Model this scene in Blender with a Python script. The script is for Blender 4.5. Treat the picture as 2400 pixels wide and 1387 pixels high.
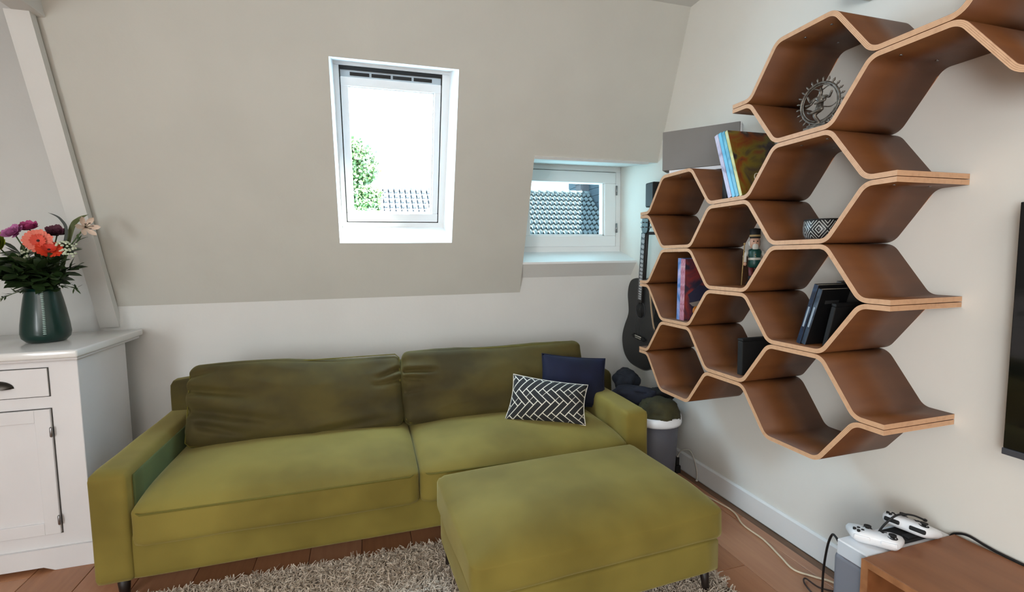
import bpy, bmesh, math, random
from mathutils import Vector, Matrix, noise
random.seed(7)
sc = bpy.context.scene
col = sc.collection
for o in list(bpy.data.objects):
    bpy.data.objects.remove(o)
PI = math.pi

# ------------------------------------------------------------------ camera
YAW, PIT, ROLL = math.radians(16.8), math.radians(4.705), math.radians(-.72)
cam_d = bpy.data.cameras.new('camera')
cam = bpy.data.objects.new('camera', cam_d)
col.objects.link(cam)
fw = Vector((math.sin(YAW)*math.cos(PIT), math.cos(YAW)*math.cos(PIT), -math.sin(PIT)))
rt = Vector((math.cos(YAW), -math.sin(YAW), 0))
up = rt.cross(fw)
r2 = rt*math.cos(ROLL) + up*math.sin(ROLL)
u2 = up*math.cos(ROLL) - rt*math.sin(ROLL)
M = Matrix((r2, u2, -fw)).transposed().to_4x4()
M.translation = (0, 0, 1.35)
cam.matrix_world = M
cam_d.sensor_width = 36
cam_d.lens = 36*1124.3/2400
cam_d.clip_start = .03
cam_d.clip_end = 200
sc.camera = cam

# ------------------------------------------------------------------ world, sun, daylight fill, exposure
w = bpy.data.worlds.new('world')
sc.world = w
w.use_nodes = True
wn = w.node_tree
bg = wn.nodes['Background']
bg.inputs[0].default_value = (.55, .78, 1.0, 1)
bg.inputs[1].default_value = 34

sun_d = bpy.data.lights.new('sun', 'SUN')
sun_d.energy = 210
sun_d.angle = math.radians(.6)
sun_d.color = (1, .96, .88)
sun = bpy.data.objects.new('sun', sun_d)
col.objects.link(sun)
sun.rotation_euler = Vector((.46, -.155, .875)).to_track_quat('Z', 'Y').to_euler()

def area(name, loc, direction, sx, sy, power, color, portal=False):
    d = bpy.data.lights.new(name, 'AREA')
    d.shape = 'RECTANGLE'
    d.size, d.size_y = sx, sy
    d.energy = power
    d.color = color
    if portal:
        d.cycles.is_portal = True
    o = bpy.data.objects.new(name, d)
    col.objects.link(o)
    o.location = loc
    o.rotation_euler = Vector(direction).to_track_quat('-Z', 'Y').to_euler()
    return o
# added area light standing in for unseen daylight from above, behind the photographer
area('rear_daylight_fill', (-.7, -2.2, 2.35), (0, .55, -.83), 2.4, 1.2, 42, (1, .96, .92))
# added side fill brightening the shelf wall; no window is built there
area('side_daylight_fill', (-2.55, -1.75, 1.3), (1, .2, -.05), 2.0, 1.5, 190, (.90, .97, 1.0))
# portals so that the sky is sampled through the two windows in view
area('skylight_portal', (.18, 3.0, 2.02), (0, -1, -.383), .72, 1.0, 1, (1, 1, 1), True)
area('niche_portal', (1.43, 3.33, 1.68), (0, -1, 0), .82, .6, 1, (1, 1, 1), True)

sc.view_settings.view_transform = 'Standard'
sc.view_settings.look = 'None'
sc.view_settings.gamma = 1
sc.view_settings.use_curve_mapping = False
sc.view_settings.exposure = 0

# ------------------------------------------------------------------ materials
def lin(c):
    return tuple((x/12.92 if x <= .04045 else ((x+.055)/1.055)**2.4) for x in (v/255 for v in c)) + (1,)

MATS = {}
class NT:
    def __init__(self, m):
        self.t = m.node_tree
    def n(self, typ, **kw):
        nd = self.t.nodes.new(typ)
        for k, v in kw.items():
            setattr(nd, k, v)
        return nd
    def l(self, a, b):
        self.t.links.new(a, b)
    def math(self, op, a, b=None, c=None):
        nd = self.n('ShaderNodeMath', operation=op)
        for i, v in enumerate((a, b, c)):
            if v is None:
                continue
            if isinstance(v, (int, float)):
                nd.inputs[i].default_value = v
            else:
                self.l(v, nd.inputs[i])
        return nd.outputs[0]

def mat(name, rgb, rough=.6, rgb2=None, scale=6, stretch=(1, 1, 1), detail=4, bump=0, bscale=None, metal=0, sheen=0,
        sheen_tint=None, spec=.5, coat=0, lo=.35, hi=.65, uv=False):
    if name in MATS:
        return MATS[name]
    m = bpy.data.materials.new(name)
    m.use_nodes = True
    t = NT(m)
    b = m.node_tree.nodes['Principled BSDF']
    b.inputs['Base Color'].default_value = lin(rgb)
    b.inputs['Roughness'].default_value = rough
    b.inputs['Metallic'].default_value = metal
    b.inputs['Specular IOR Level'].default_value = spec
    b.inputs['Coat Weight'].default_value = coat
    if sheen:
        b.inputs['Sheen Weight'].default_value = sheen
        b.inputs['Sheen Roughness'].default_value = .45
        b.inputs['Sheen Tint'].default_value = lin(sheen_tint or rgb)
    if rgb2 or bump:
        tc = t.n('ShaderNodeTexCoord')
        mp = t.n('ShaderNodeMapping')
        mp.inputs['Scale'].default_value = stretch
        t.l(tc.outputs['UV' if uv else 'Object'], mp.inputs[0])
    if rgb2:
        nz = t.n('ShaderNodeTexNoise')
        nz.inputs['Scale'].default_value = scale
        nz.inputs['Detail'].default_value = detail
        t.l(mp.outputs[0], nz.inputs['Vector'])
        cr = t.n('ShaderNodeValToRGB')
        cr.color_ramp.elements[0].position = lo
        cr.color_ramp.elements[0].color = lin(rgb)
        cr.color_ramp.elements[1].position = hi
        cr.color_ramp.elements[1].color = lin(rgb2)
        t.l(nz.outputs['Fac'], cr.inputs[0])
        t.l(cr.outputs[0], b.inputs['Base Color'])
    if bump:
        nb = t.n('ShaderNodeTexNoise')
        nb.inputs['Scale'].default_value = bscale or scale
        nb.inputs['Detail'].default_value = 5
        t.l(mp.outputs[0], nb.inputs['Vector'])
        bp = t.n('ShaderNodeBump')
        bp.inputs['Strength'].default_value = bump
        bp.inputs['Distance'].default_value = .02
        t.l(nb.outputs['Fac'], bp.inputs['Height'])
        t.l(bp.outputs[0], b.inputs['Normal'])
    MATS[name] = m
    return m

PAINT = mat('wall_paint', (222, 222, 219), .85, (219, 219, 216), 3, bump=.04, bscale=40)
SLOPEP = mat('slope_paint_shaded', (203, 202, 194), .88, (199, 198, 190), 3, bump=.04, bscale=40)  # greyed so the slope's weaker light is part of its colour
RIGHTP = mat('right_wall_paint_lightened', (233, 231, 224), .85, (230, 228, 221), 3, bump=.03, bscale=40)  # lightened to put this wall's stronger light into its colour
PAINTW = mat('white_gloss_paint', (236, 238, 238), .35)
CABW = mat('cabinet_white', (226, 225, 226), .4, (222, 221, 222), 4)
CABTOP = mat('cabinet_top_gloss', (226, 226, 224), .12, spec=.6)
VELVET = mat('olive_velvet', (105, 91, 26), .85, (131, 116, 46), 2.6, sheen=.5, sheen_tint=(194, 182, 130), detail=3, bump=.05, bscale=7)
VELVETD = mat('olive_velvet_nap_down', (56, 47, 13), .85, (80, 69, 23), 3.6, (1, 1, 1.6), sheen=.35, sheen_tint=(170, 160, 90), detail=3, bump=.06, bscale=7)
VELVETG = mat('olive_velvet_green_nap', (78, 88, 44), .85, (66, 76, 36), 4, sheen=.5, sheen_tint=(150, 170, 120), detail=2)
PIPING = mat('velvet_piping', (96, 88, 24), .9)
LEG = mat('dark_wood_leg', (30, 20, 16), .5)
VENEER = mat('walnut_veneer', (92, 52, 24), .5, (116, 70, 34), 5, (.35, 2.2, 2.2), detail=6, lo=.3, hi=.75)
FLOORS = [mat('floor_oak_%s' % n, a, .42, b, 5, (9, .7, 1), detail=5, lo=.3, hi=.7) for n, a, b in (
    ('amber', (170, 116, 82), (182, 128, 92)), ('umber', (160, 108, 76), (174, 122, 86)), ('rose', (172, 120, 90), (184, 134, 100)))]
FLOORB = mat('floor_border_dark', (104, 76, 54), .5, (124, 90, 64), 6, (9, .7, 1))
BLACK = mat('black_matte', (14, 13, 13), .7)
BLACKG = mat('black_gloss', (8, 8, 10), .08, coat=.3)
GUITARB = mat('guitar_black_satin', (26, 26, 27), .38)
DARKGREY = mat('dark_grey', (60, 60, 64), .6)
WHITEP = mat('white_plastic', (232, 233, 236), .35)
GREYP = mat('grey_plastic', (120, 122, 132), .5)
STEEL = mat('brushed_steel', (150, 150, 152), .35, metal=1)
BRASSY = mat('dark_cup_metal', (70, 66, 62), .35, metal=.9)
GREYBOX = mat('grey_board', (128, 125, 122), .8, (122, 118, 113), 3)
NAVY = mat('navy_cotton', (13, 22, 56), .85, (8, 14, 38), 5, sheen=.1, sheen_tint=(60, 80, 140))

def glass_mat(name, tint):
    m = bpy.data.materials.new(name)
    m.use_nodes = True
    t = NT(m)
    nt = m.node_tree
    nt.nodes.remove(nt.nodes['Principled BSDF'])
    tr = t.n('ShaderNodeBsdfTransparent')
    tr.inputs[0].default_value = tint
    gl = t.n('ShaderNodeBsdfGlossy')
    gl.inputs['Roughness'].default_value = .02
    fr = t.n('ShaderNodeLayerWeight')
    fr.inputs[0].default_value = .5
    f5 = t.math('ADD', t.math('MULTIPLY', t.math('POWER', fr.outputs['Facing'], 5), .9), .02)
    mx = t.n('ShaderNodeMixShader')
    t.l(f5, mx.inputs[0])
    t.l(tr.outputs[0], mx.inputs[1])
    t.l(gl.outputs[0], mx.inputs[2])
    t.l(mx.outputs[0], nt.nodes['Material Output'].inputs[0])
    return m
GLASS = glass_mat('window_glass', (.95, .98, .98, 1))
GLASSDIM = glass_mat('window_glass_dimming', (.38, .43, .41, 1))  # darker tint added to dim the daylight through the niche window

def ply_mat():
    m = bpy.data.materials.new('plywood_edge')
    m.use_nodes = True
    t = NT(m)
    b = m.node_tree.nodes['Principled BSDF']
    b.inputs['Roughness'].default_value = .6
    tc = t.n('ShaderNodeTexCoord')
    sp = t.n('ShaderNodeSeparateXYZ')
    t.l(tc.outputs['UV'], sp.inputs[0])
    v = t.math('FRACT', t.math('MULTIPLY', sp.outputs[1], 4.0))
    st = t.math('LESS_THAN', v, .22)
    nz = t.n('ShaderNodeTexNoise')
    nz.inputs['Scale'].default_value = 60
    t.l(tc.outputs['Object'], nz.inputs['Vector'])
    f = t.math('MULTIPLY', t.math('ADD', st, nz.outputs['Fac']), .5)
    cr = t.n('ShaderNodeValToRGB')
    cr.color_ramp.elements[0].color = lin((214, 170, 132))
    cr.color_ramp.elements[1].color = lin((146, 96, 62))
    cr.color_ramp.elements[0].position = .25
    cr.color_ramp.elements[1].position = .95
    t.l(f, cr.inputs[0])
    t.l(cr.outputs[0], b.inputs['Base Color'])
    return m
PLY = ply_mat()

# ------------------------------------------------------------------ mesh helpers
def link(o, parent=None):
    col.objects.link(o)
    if parent:
        o.parent = parent
        if parent.get('_w'):
            o.matrix_parent_inverse = Matrix.Translation(-Vector(parent['_w']))
    return o

def tag(o, label=None, cat=None, group=None, kind=None):
    for k, v in (('label', label), ('category', cat), ('group', group), ('kind', kind)):
        if v:
            o[k] = v
    return o

def thing(name, loc, label, cat, rot=(0, 0, 0), group=None, world=False, kind=None):
    """Empty at the thing's base; world=True: its parts are given in world coordinates."""
    o = bpy.data.objects.new(name, None)
    o.empty_display_size = .05
    col.objects.link(o)
    o.location = loc
    o.rotation_euler = rot
    tag(o, label, cat, group, kind)
    if world:
        o['_w'] = list(loc)
    return o

def mesh(name, V, F, m, parent=None, smooth=False, mats=None, fm=None):
    me = bpy.data.meshes.new(name)
    me.from_pydata([tuple(v) for v in V], [], F)
    for mm in (mats or [m]):
        me.materials.append(mm)
    if fm:
        me.polygons.foreach_set('material_index', fm)
    if smooth:
        me.polygons.foreach_set('use_smooth', [True]*len(me.polygons))
    me.validate()
    bm = bmesh.new(); bm.from_mesh(me)
    bmesh.ops.recalc_face_normals(bm, faces=bm.faces)
    bm.to_mesh(me); bm.free()
    o = bpy.data.objects.new(name, me)
    return link(o, parent)

def from_bm(name, bm, m, parent=None, smooth=False, mats=None):
    me = bpy.data.meshes.new(name)
    bmesh.ops.recalc_face_normals(bm, faces=bm.faces)
    bm.to_mesh(me); bm.free()
    for mm in (mats or [m]):
        me.materials.append(mm)
    if smooth:
        me.polygons.foreach_set('use_smooth', [True]*len(me.polygons))
    return link(bpy.data.objects.new(name, me), parent)

def box(name, x0, x1, y0, y1, z0, z1, m, parent=None, bev=0, seg=2, rot=None, smooth=None):
    bm = bmesh.new()
    bmesh.ops.create_cube(bm, size=1)
    for v in bm.verts:
        v.co = Vector(((x0+x1)/2 + v.co.x*(x1-x0), (y0+y1)/2 + v.co.y*(y1-y0), (z0+z1)/2 + v.co.z*(z1-z0)))
    if bev:
        bmesh.ops.bevel(bm, geom=list(bm.edges), offset=bev, segments=seg, affect='EDGES', profile=.5)
    if rot:
        bmesh.ops.transform(bm, matrix=rot, verts=bm.verts)
    return from_bm(name, bm, m, parent, smooth=bool(bev) and seg > 2 if smooth is None else smooth)

def tube_vf(pts, r, n=8, caps=True, closed=False):
    pts = [Vector(p) for p in pts]
    N = len(pts)
    rs = r if isinstance(r, (list, tuple)) else [r]*N
    V, F = [], []
    prev = None
    for i, p in enumerate(pts):
        if closed:
            d = pts[(i+1) % N]-pts[i-1]
        else:
            d = pts[min(i+1, N-1)]-pts[max(i-1, 0)]
        d.normalize()
        if prev is None:
            a = d.orthogonal().normalized()
        else:
            a = (prev-d*prev.dot(d)).normalized()
        prev = a
        b = d.cross(a)
        for k in range(n):
            t = 2*PI*k/n
            V.append(p+(a*math.cos(t)+b*math.sin(t))*rs[i])
    for i in range(N if closed else N-1):
        j = (i+1) % N
        for k in range(n):
            F.append((i*n+k, i*n+(k+1) % n, j*n+(k+1) % n, j*n+k))
    if caps and not closed:
        F.append(tuple(range(n)))
        F.append(tuple(range((N-1)*n, N*n)))
    return V, F

def tube(name, pts, r, m, parent=None, n=8, closed=False):
    V, F = tube_vf(pts, r, n, True, closed)
    return mesh(name, V, F, m, parent, smooth=True)

def crv(pts, per=8, closed=False):
    """Catmull-Rom through pts"""
    P = [Vector(p) for p in pts]
    N = len(P)
    out = []
    for i in range(N if closed else N-1):
        g = (lambda k: P[k % N]) if closed else (lambda k: P[max(0, min(N-1, k))])
        a, b, c, d = g(i-1), g(i), g(i+1), g(i+2)
        for k in range(per):
            t = k/per
            out.append(.5*((2*b)+(-a+c)*t+(2*a-5*b+4*c-d)*t*t+(-a+3*b-3*c+d)*t**3))
    if not closed:
        out.append(P[-1])
    return out

def lathe(name, prof, m, parent=None, n=32, smooth=True, mats=None, loc=(0, 0, 0)):
    V, F = [], []
    for r, z in prof:
        for k in range(n):
            t = 2*PI*k/n
            V.append((loc[0]+r*math.cos(t), loc[1]+r*math.sin(t), loc[2]+z))
    for i in range(len(prof)-1):
        for k in range(n):
            F.append((i*n+k, i*n+(k+1) % n, (i+1)*n+(k+1) % n, (i+1)*n+k))
    F.append(tuple(range(n)))
    F.append(tuple(range((len(prof)-1)*n, len(prof)*n)))
    return mesh(name, V, F, m, parent, smooth)

def prism(name, poly, axis, a, b, m, parent=None, bev=0, mats=None, side_mat=None, smooth=False):
    """poly: 2-D outline in the two other axes, extruded along axis from a to b"""
    def co(u, v, w_):
        return {'x': (w_, u, v), 'y': (u, w_, v), 'z': (u, v, w_)}[axis]
    n = len(poly)
    bm = bmesh.new()
    A = [bm.verts.new(co(u, v, a)) for u, v in poly]
    B = [bm.verts.new(co(u, v, b)) for u, v in poly]
    fa = bm.faces.new(A); fb = bm.faces.new(B[::-1])
    for i in range(n):
        f = bm.faces.new((A[i], A[(i+1) % n], B[(i+1) % n], B[i]))
        if side_mat:
            f.material_index = side_mat
        f.smooth = smooth
    if bev:
        ed = [e for e in bm.edges if e in fa.edges or e in fb.edges]
        bmesh.ops.bevel(bm, geom=list(fa.edges)+list(fb.edges), offset=bev, segments=2, affect='EDGES')
    return from_bm(name, bm, m, parent, mats=mats)

def ellip(name, c, r, m, parent=None, seg=16, rings=10, dist=0, dscale=6, seed=0):
    bm = bmesh.new()
    bmesh.ops.create_uvsphere(bm, u_segments=seg, v_segments=rings, radius=1)
    for v in bm.verts:
        d = 1+dist*noise.noise(v.co*dscale+Vector((seed*3.1, seed, 0))) if dist else 1
        v.co = Vector((c[0]+v.co.x*r[0]*d, c[1]+v.co.y*r[1]*d, c[2]+v.co.z*r[2]*d))
    return from_bm(name, bm, m, parent, smooth=True)

def soft_box(name, size, rad, m, parent=None, div=14, bulge=(0, 0, 0), wr=0, wscale=4, seed=0, xf=None, shape=None, amp2=0):
    """rounded, bulging, slightly wrinkled cushion centred on the origin; xf maps it into place"""
    sx, sy, sz = (s/2 for s in size)
    bm = bmesh.new()
    bmesh.ops.create_cube(bm, size=2)
    bmesh.ops.subdivide_edges(bm, edges=list(bm.edges), cuts=div, use_grid_fill=True)
    off = Vector((seed*7.3, seed*1.7, seed*.9))
    for v in bm.verts:
        u = v.co.copy()
        # denser near the rim
        u = Vector([math.copysign(abs(c)**.75, c) for c in u])
        p = Vector((u.x*sx, u.y*sy, u.z*sz))
        q = Vector((max(-sx+rad, min(sx-rad, p.x)), max(-sy+rad, min(sy-rad, p.y)), max(-sz+rad, min(sz-rad, p.z))))
        d = p-q
        nrm = d.normalized() if d.length > 1e-9 else Vector((0, 0, 0))
        p = q+nrm*rad if d.length > 1e-9 else p
        ux, uy, uz = u
        p.x += math.copysign(bulge[0]*(1-uy*uy)*(1-uz*uz), ux) if abs(ux) > .6 else 0
        p.y += math.copysign(bulge[1]*(1-ux*ux)*(1-uz*uz), uy) if abs(uy) > .6 else 0
        p.z += bulge[2]*(1-ux**4)*(1-uy**4)*max(0, uz)
        if wr:
            nn = noise.noise(p*wscale+off)
            k = Vector((p.x/sx, p.y/sy, p.z/sz)).normalized()
            p += k*(nn*wr)
            if amp2:
                ridge = 1-abs(noise.noise(Vector((p.x*3+p.z*5, p.y*4, p.z*7-p.x*2))+off))*2
                p += k*amp2*ridge
        if shape:
            p = shape(p)
        v.co = xf @ p if xf else p
    return from_bm(name, bm, m, parent, smooth=True)

def copy_tree(o, parent=None):
    c = o.copy(); col.objects.link(c)
    c.parent = parent
    for ch in o.children:
        copy_tree(ch, c)
    return c

# ------------------------------------------------------------------ the room
XW, YB, CR, KS = 1.8695, 3.144, 1.103, .383      # right wall, knee wall, crease height, slope dy/dz
ZC = 2.79                                        # ceiling
XL, YR = -2.6, -3.0
def sy(z, off=0):
    return YB+off-KS*(z-CR)

def quads(name, Q, m=PAINT, label=None):
    V, F = [], []
    for q in Q:
        F.append(tuple(range(len(V), len(V)+len(q))))
        V += q
    o = mesh(name, V, F, m)
    tag(o, label, kind='structure')
    return o

# floor and its planks
fl = box('floor', XL-.1, XW+.1, YR-.1, YB+.3, -.12, -.016, FLOORB)
tag(fl, 'brown wooden plank floor of the attic room', kind='structure')
PW = .228
x = -1.207-PW*6
i = 0
plank_meshes = {}
while x < XW-.06:
    x1 = min(x+PW, XW-.058)
    ys = [YR]
    y = YR+random.uniform(.4, 1.6)
    while y < YB:
        ys.append(y); y += random.uniform(1.3, 1.9)
    ys.append(YB+.05)
    for j in range(len(ys)-1):
        if x1 > XL:
            box('plank', max(x, XL)+.0012, x1-.0012, ys[j]+.0012, ys[j+1]-.0012, -.016, random.uniform(-.0006, 0), FLOORS[(i*2+j) % 3], fl, .0015, 1)
    x = x1+(0 if x1 < XW-.06 else 1)
    i += 1
box('edge_strip', XW-.058, XW-.015, YR, YB, -.016, -.004, FLOORB, fl)

# flat ceiling
quads('ceiling', [[(XL, YR, ZC), (-1.40, YR, ZC), (-1.40, YB+.06, ZC), (XL, YB+.06, ZC)], [(-1.40, YR, ZC), (XW, YR, ZC), (XW, YB-KS*(ZC-CR), ZC), (-1.40, YB-KS*(ZC-CR), ZC)]], label='flat white ceiling of the attic room')
# knee wall below the slope, continued in the niche
SX0, SX1, SZ0, SZ1 = -.145, .519, 1.441, 2.365   # skylight opening in the slope
NX0, NZ1 = 1.005, 1.955                          # niche
YN = 3.31
SILLZ, SILLY = 1.31, 3.068
BANDZ = 1.203
quads('wall_back', [
    [(-1.40, YB, -.1), (NX0, YB, -.1), (NX0, YB, CR), (-1.40, YB, CR)],
    [(NX0, YB, -.1), (XW, YB, -.1), (XW, YB, BANDZ), (NX0, YB, BANDZ)],
    [(XL, YB+.06, -.1), (-1.40, YB+.06, -.1), (-1.40, YB+.06, ZC), (XL, YB+.06, ZC)],
    [(-1.40, YB, -.1), (-1.40, YB+.06, -.1), (-1.40, YB+.06, CR), (-1.40, YB, CR)],
], label='white knee wall behind the green sofa')
def sp(x, z, off=0):
    return (x, sy(z, off), z)
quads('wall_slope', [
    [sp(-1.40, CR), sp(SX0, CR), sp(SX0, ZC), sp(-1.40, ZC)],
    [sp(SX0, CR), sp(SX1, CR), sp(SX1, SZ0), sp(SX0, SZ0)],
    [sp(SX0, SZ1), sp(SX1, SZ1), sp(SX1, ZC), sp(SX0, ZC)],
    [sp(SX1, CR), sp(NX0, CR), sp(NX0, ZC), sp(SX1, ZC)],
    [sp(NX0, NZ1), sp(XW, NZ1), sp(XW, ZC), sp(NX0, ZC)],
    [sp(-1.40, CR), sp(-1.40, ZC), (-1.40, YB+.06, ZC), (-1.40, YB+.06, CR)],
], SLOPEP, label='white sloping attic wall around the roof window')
# niche: shaded band under the sill, sill, cheek, soffit, window wall
WT = 2.012
quads('wall_niche', [
    [(NX0, YB, BANDZ), (XW, YB, BANDZ), (XW, SILLY, SILLZ-.012), (NX0, SILLY, SILLZ-.012)],
    [sp(NX0, CR), sp(NX0, NZ1), (NX0, YN, WT), (NX0, YN, 1.0), (NX0, YB, 1.0)],
    [sp(NX0, NZ1), sp(XW, NZ1), (XW, YN, WT), (NX0, YN, WT)],
    [(NX0, YN+.06, 1.38), (XW, YN+.06, 1.38), (XW, YN+.06, 1.0), (NX0, YN+.06, 1.0)],
], label='white window niche cut into the sloping wall')
o = mesh('window_sill', [(NX0, SILLY, SILLZ), (XW, SILLY, SILLZ), (XW, YN+.03, 1.392), (NX0, YN+.03, 1.392),
                        (NX0, SILLY, SILLZ-.014), (XW, SILLY, SILLZ-.014), (XW, YN, 1.33), (NX0, YN, 1.33)],
         [(0, 1, 2, 3), (4, 5, 6, 7), (0, 1, 5, 4), (1, 2, 6, 5), (2, 3, 7, 6), (3, 0, 4, 7)], PAINTW)
tag(o, 'white sill of the small niche window', kind='structure')
o = mesh('trim_1', [sp(NX0, NZ1-.012), sp(XW-.07, NZ1-.012), (XW-.07, sy(NZ1)-.01, NZ1), (NX0, sy(NZ1)-.01, NZ1), sp(NX0, NZ1+.004), sp(XW-.07, NZ1+.004)],
         [(0, 1, 2, 3), (3, 2, 5, 4), (0, 3, 4), (1, 5, 2)], PAINTW)
tag(o, 'thin white trim along the head of the niche', kind='structure')
# right wall (also cheek of the niche)
quads('wall_right', [[(XW, y_, z_) for y_, z_ in ((YR, -.1), (YN+.1, -.1), (YN+.1, WT+.03), (YN, WT), (sy(NZ1), NZ1), (sy(ZC), ZC), (YR, ZC))]], RIGHTP, label='pale wall carrying the honeycomb shelf')
quads('wall_left', [[(XL, YR, -.1), (XL, YB+.06, -.1), (XL, YB+.06, ZC), (XL, YR, ZC)]], label='white wall beside the cabinet')
quads('wall_rear', [
    [(XL, YR, -.1), (XW, YR, -.1), (XW, YR, ZC), (XL, YR, ZC)]], label='wall behind the photographer')
bb = prism('baseboard_right', [(XW-.015, 0), (XW-.0005, 0), (XW-.0005, .112), (XW-.006, .112), (XW-.015, .104)], 'y', YR, YB, PAINTW)
tag(bb, 'white baseboard along the honeycomb shelf wall', kind='structure')
# timber strut on the slope and the beam above it
def strut():
    V = []
    z0, z1 = .99, 2.40
    for z, h in ((z0, 0), (z1, 0)):
        for xx, d in ((-1.402, -.012), (-1.314, -.012), (-1.314, -.055), (-1.402, -.055)):
            V.append((xx, sy(z)+d+(.0 if z > 1.2 else -.0), z))
    o = mesh('trim_2', V, [(0, 1, 2, 3), (4, 5, 6, 7), (0, 1, 5, 4), (1, 2, 6, 5), (2, 3, 7, 6), (3, 0, 4, 7)], PAINT)
    tag(o, 'white painted timber strut leaning along the slope above the cabinet', kind='structure')
strut()
o = box('trim_3', -1.378, -1.286, .4, 2.66, 2.40, 2.56, PAINT, None, .006)
tag(o, 'white painted ceiling beam above the slanted strut', kind='structure')
# ------------------------------------------------------------------ skylight (window_1)
def skylight():
    OFF = .15
    L = math.sqrt(1+KS*KS)
    W = thing('window_1', (0, sy(CR, OFF), CR), 'white framed roof window in the sloping wall', None, kind='structure')
    vx, vv, vn = Vector((1, 0, 0)), Vector((0, -KS, 1))/L, Vector((0, -1, -KS))/L   # local z points into the room
    W.rotation_euler = Matrix((vx, vv, vn)).transposed().to_euler()
    a0, a1 = (1.551-CR)*L, (2.395-CR)*L
    X0, X1 = -.126, .472
    # reveal panels between slope opening and frame (local coordinates)
    inv = Matrix((vx, vv, vn)).transposed().to_4x4()
    inv.translation = (0, sy(CR, OFF), CR)
    inv = inv.inverted()
    outer = [inv @ Vector(sp(xx, z)) for xx, z in ((SX0, SZ0), (SX1, SZ0), (SX1, SZ1), (SX0, SZ1))]
    inner = [Vector((xx, v, -.004)) for xx, v in ((X0-.006, a0-.006), (X1+.012, a0-.006), (X1+.02, a1+.004), (X0-.006, a1+.004))]
    for k in range(4):
        j = (k+1) % 4
        mesh('reveal_panel', [outer[k], outer[j], inner[j], inner[k], inner[k]-Vector((0, 0, .03)), inner[j]-Vector((0, 0, .03))],
             [(0, 1, 2, 3), (3, 2, 5, 4)], PAINTW, W)
    t = .034
    for b in ((X0-.02, X1+.03, a0-.02, a0+t*.6), (X0-.02, X1+.03, a1-t*.4, a1+.02)):
        box('frame_rail', b[0], b[1], b[2], b[3], -.06, 0, PAINTW, W, .003)
    for b in ((X0-.02, X0+t*.62), (X1-t*.62, X1+.03)):
        box('frame_stile', b[0], b[1], a0+t*.6, a1-t*.4, -.06, 0, PAINTW, W, .003)
    # dark gasket gap around the sash
    g = t*.62
    for b in ((X0+g, X0+g+.005, a0+t*.6, a1-.012), (X1-g-.005, X1-g, a0+t*.6, a1-.012), (X0+g, X1-g, a0+t*.6, a0+t*.6+.005)):
        box('gasket', b[0], b[1], b[2], b[3], -.055, -.006, BLACK, W)
    box('gasket', X0+g, X1-g, a1-.034, a1-.012, -.055, -.004, BLACK, W)
    s0, s1, c0, c1 = X0+g+.005, X1-g-.005, a0+t*.6+.005, a1-.034
    gx0, gx1, g0, g1 = -.06, .409, (1.625-CR)*L, (2.288-CR)*L
    for b in ((s0, s1, c0, g0), (s0, s1, g1, c1-.035)):
        box('sash_rail', b[0], b[1], b[2], b[3], -.05, -.002, PAINTW, W, .004)
    for b in ((s0, gx0), (gx1, s1)):
        box('sash_stile', b[0], b[1], g0, c1-.035, -.05, -.004, PAINTW, W, .004)
    box('glazing_bead', gx0, gx1, g1-.008, g1, -.05, -.014, PAINTW, W)
    box('glazing_bead', gx1-.008, gx1, g0, g1, -.05, -.014, PAINTW, W)
    # ventilation flap with dark slots
    vf = box('vent_flap', s0, s1, c1-.037, c1, -.05, -.012, mat('vent_pale_grey', (176, 186, 192), .5), W, .002)
    for k in range(4):
        u0 = s0+.05+k*(s1-s0-.09)/4
        box('vent_slot', u0, u0+(s1-s0-.09)/4-.012, c1-.028, c1-.010, -.014, -.010, BLACK, vf)
    box('pane', gx0-.005, gx1+.005, g0-.005, g1+.005, -.034, -.028, GLASS, W)
skylight()

# ------------------------------------------------------------------ niche window (window_2)
def niche_window():
    W = thing('window_2', (1.43, YN, 1.39), 'small white casement window in the niche', None, world=True, kind='structure')
    y0, y1 = YN-.012, YN+.06
    box('frame_rail', NX0, XW-.001, y0, y1, 1.340, 1.420, PAINTW, W, .004)
    box('frame_rail', NX0, XW-.001, y0, y1, 1.973, 2.03, PAINTW, W, .004)
    box('frame_stile', NX0, NX0+.05, y0, y1, 1.418, 1.973, PAINTW, W, .004)
    box('frame_stile', 1.826, XW-.001, y0, y1, 1.418, 1.973, PAINTW, W, .004)
    s0, s1, z0, z1 = NX0+.054, 1.820, 1.421, 1.968
    y0s = YN-.026
    gx0, gx1, gz0, gz1 = 1.135, 1.727, 1.497, 1.886
    box('sash_rail', s0, s1, y0s, y1-.01, z0-.003, gz0, PAINTW, W, .004)
    box('sash_rail', s0, s1, y0s, y1-.01, gz1, z1, PAINTW, W, .004)
    box('sash_stile', s0, gx0, y0s, y1-.01, gz0, gz1, PAINTW, W, .004)
    box('sash_stile', gx1, s1, y0s, y1-.01, gz0, gz1, PAINTW, W, .004)
    box('gasket', 1.8195, 1.8265, YN-.010, y1-.02, z0, z1, DARKGREY, W)
    box('gasket', s0, s1, YN-.010, y1-.02, z1, 1.973, DARKGREY, W)
    box('glazing_bead', gx1-.014, gx1, y0s+.012, y1-.02, gz0, gz1, PAINTW, W, .003)
    box('glazing_bead', gx0, gx1, y0s+.012, y1-.02, gz0, gz0+.012, PAINTW, W, .003)
    for z in (1.80, 1.52):
        tube('hinge', [(1.823, y0s-.006, z), (1.823, y0s-.006, z+.07)], .007, STEEL, W, 10)
    box('pane', gx0-.005, gx1+.005, YN+.012, YN+.018, gz0-.005, gz1+.005, GLASSDIM, W)
niche_window()
def T(loc, rx=0, ry=0, rz=0):
    return Matrix.Translation(loc) @ Matrix.Rotation(rz, 4, 'Z') @ Matrix.Rotation(ry, 4, 'Y') @ Matrix.Rotation(rx, 4, 'X')

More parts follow.
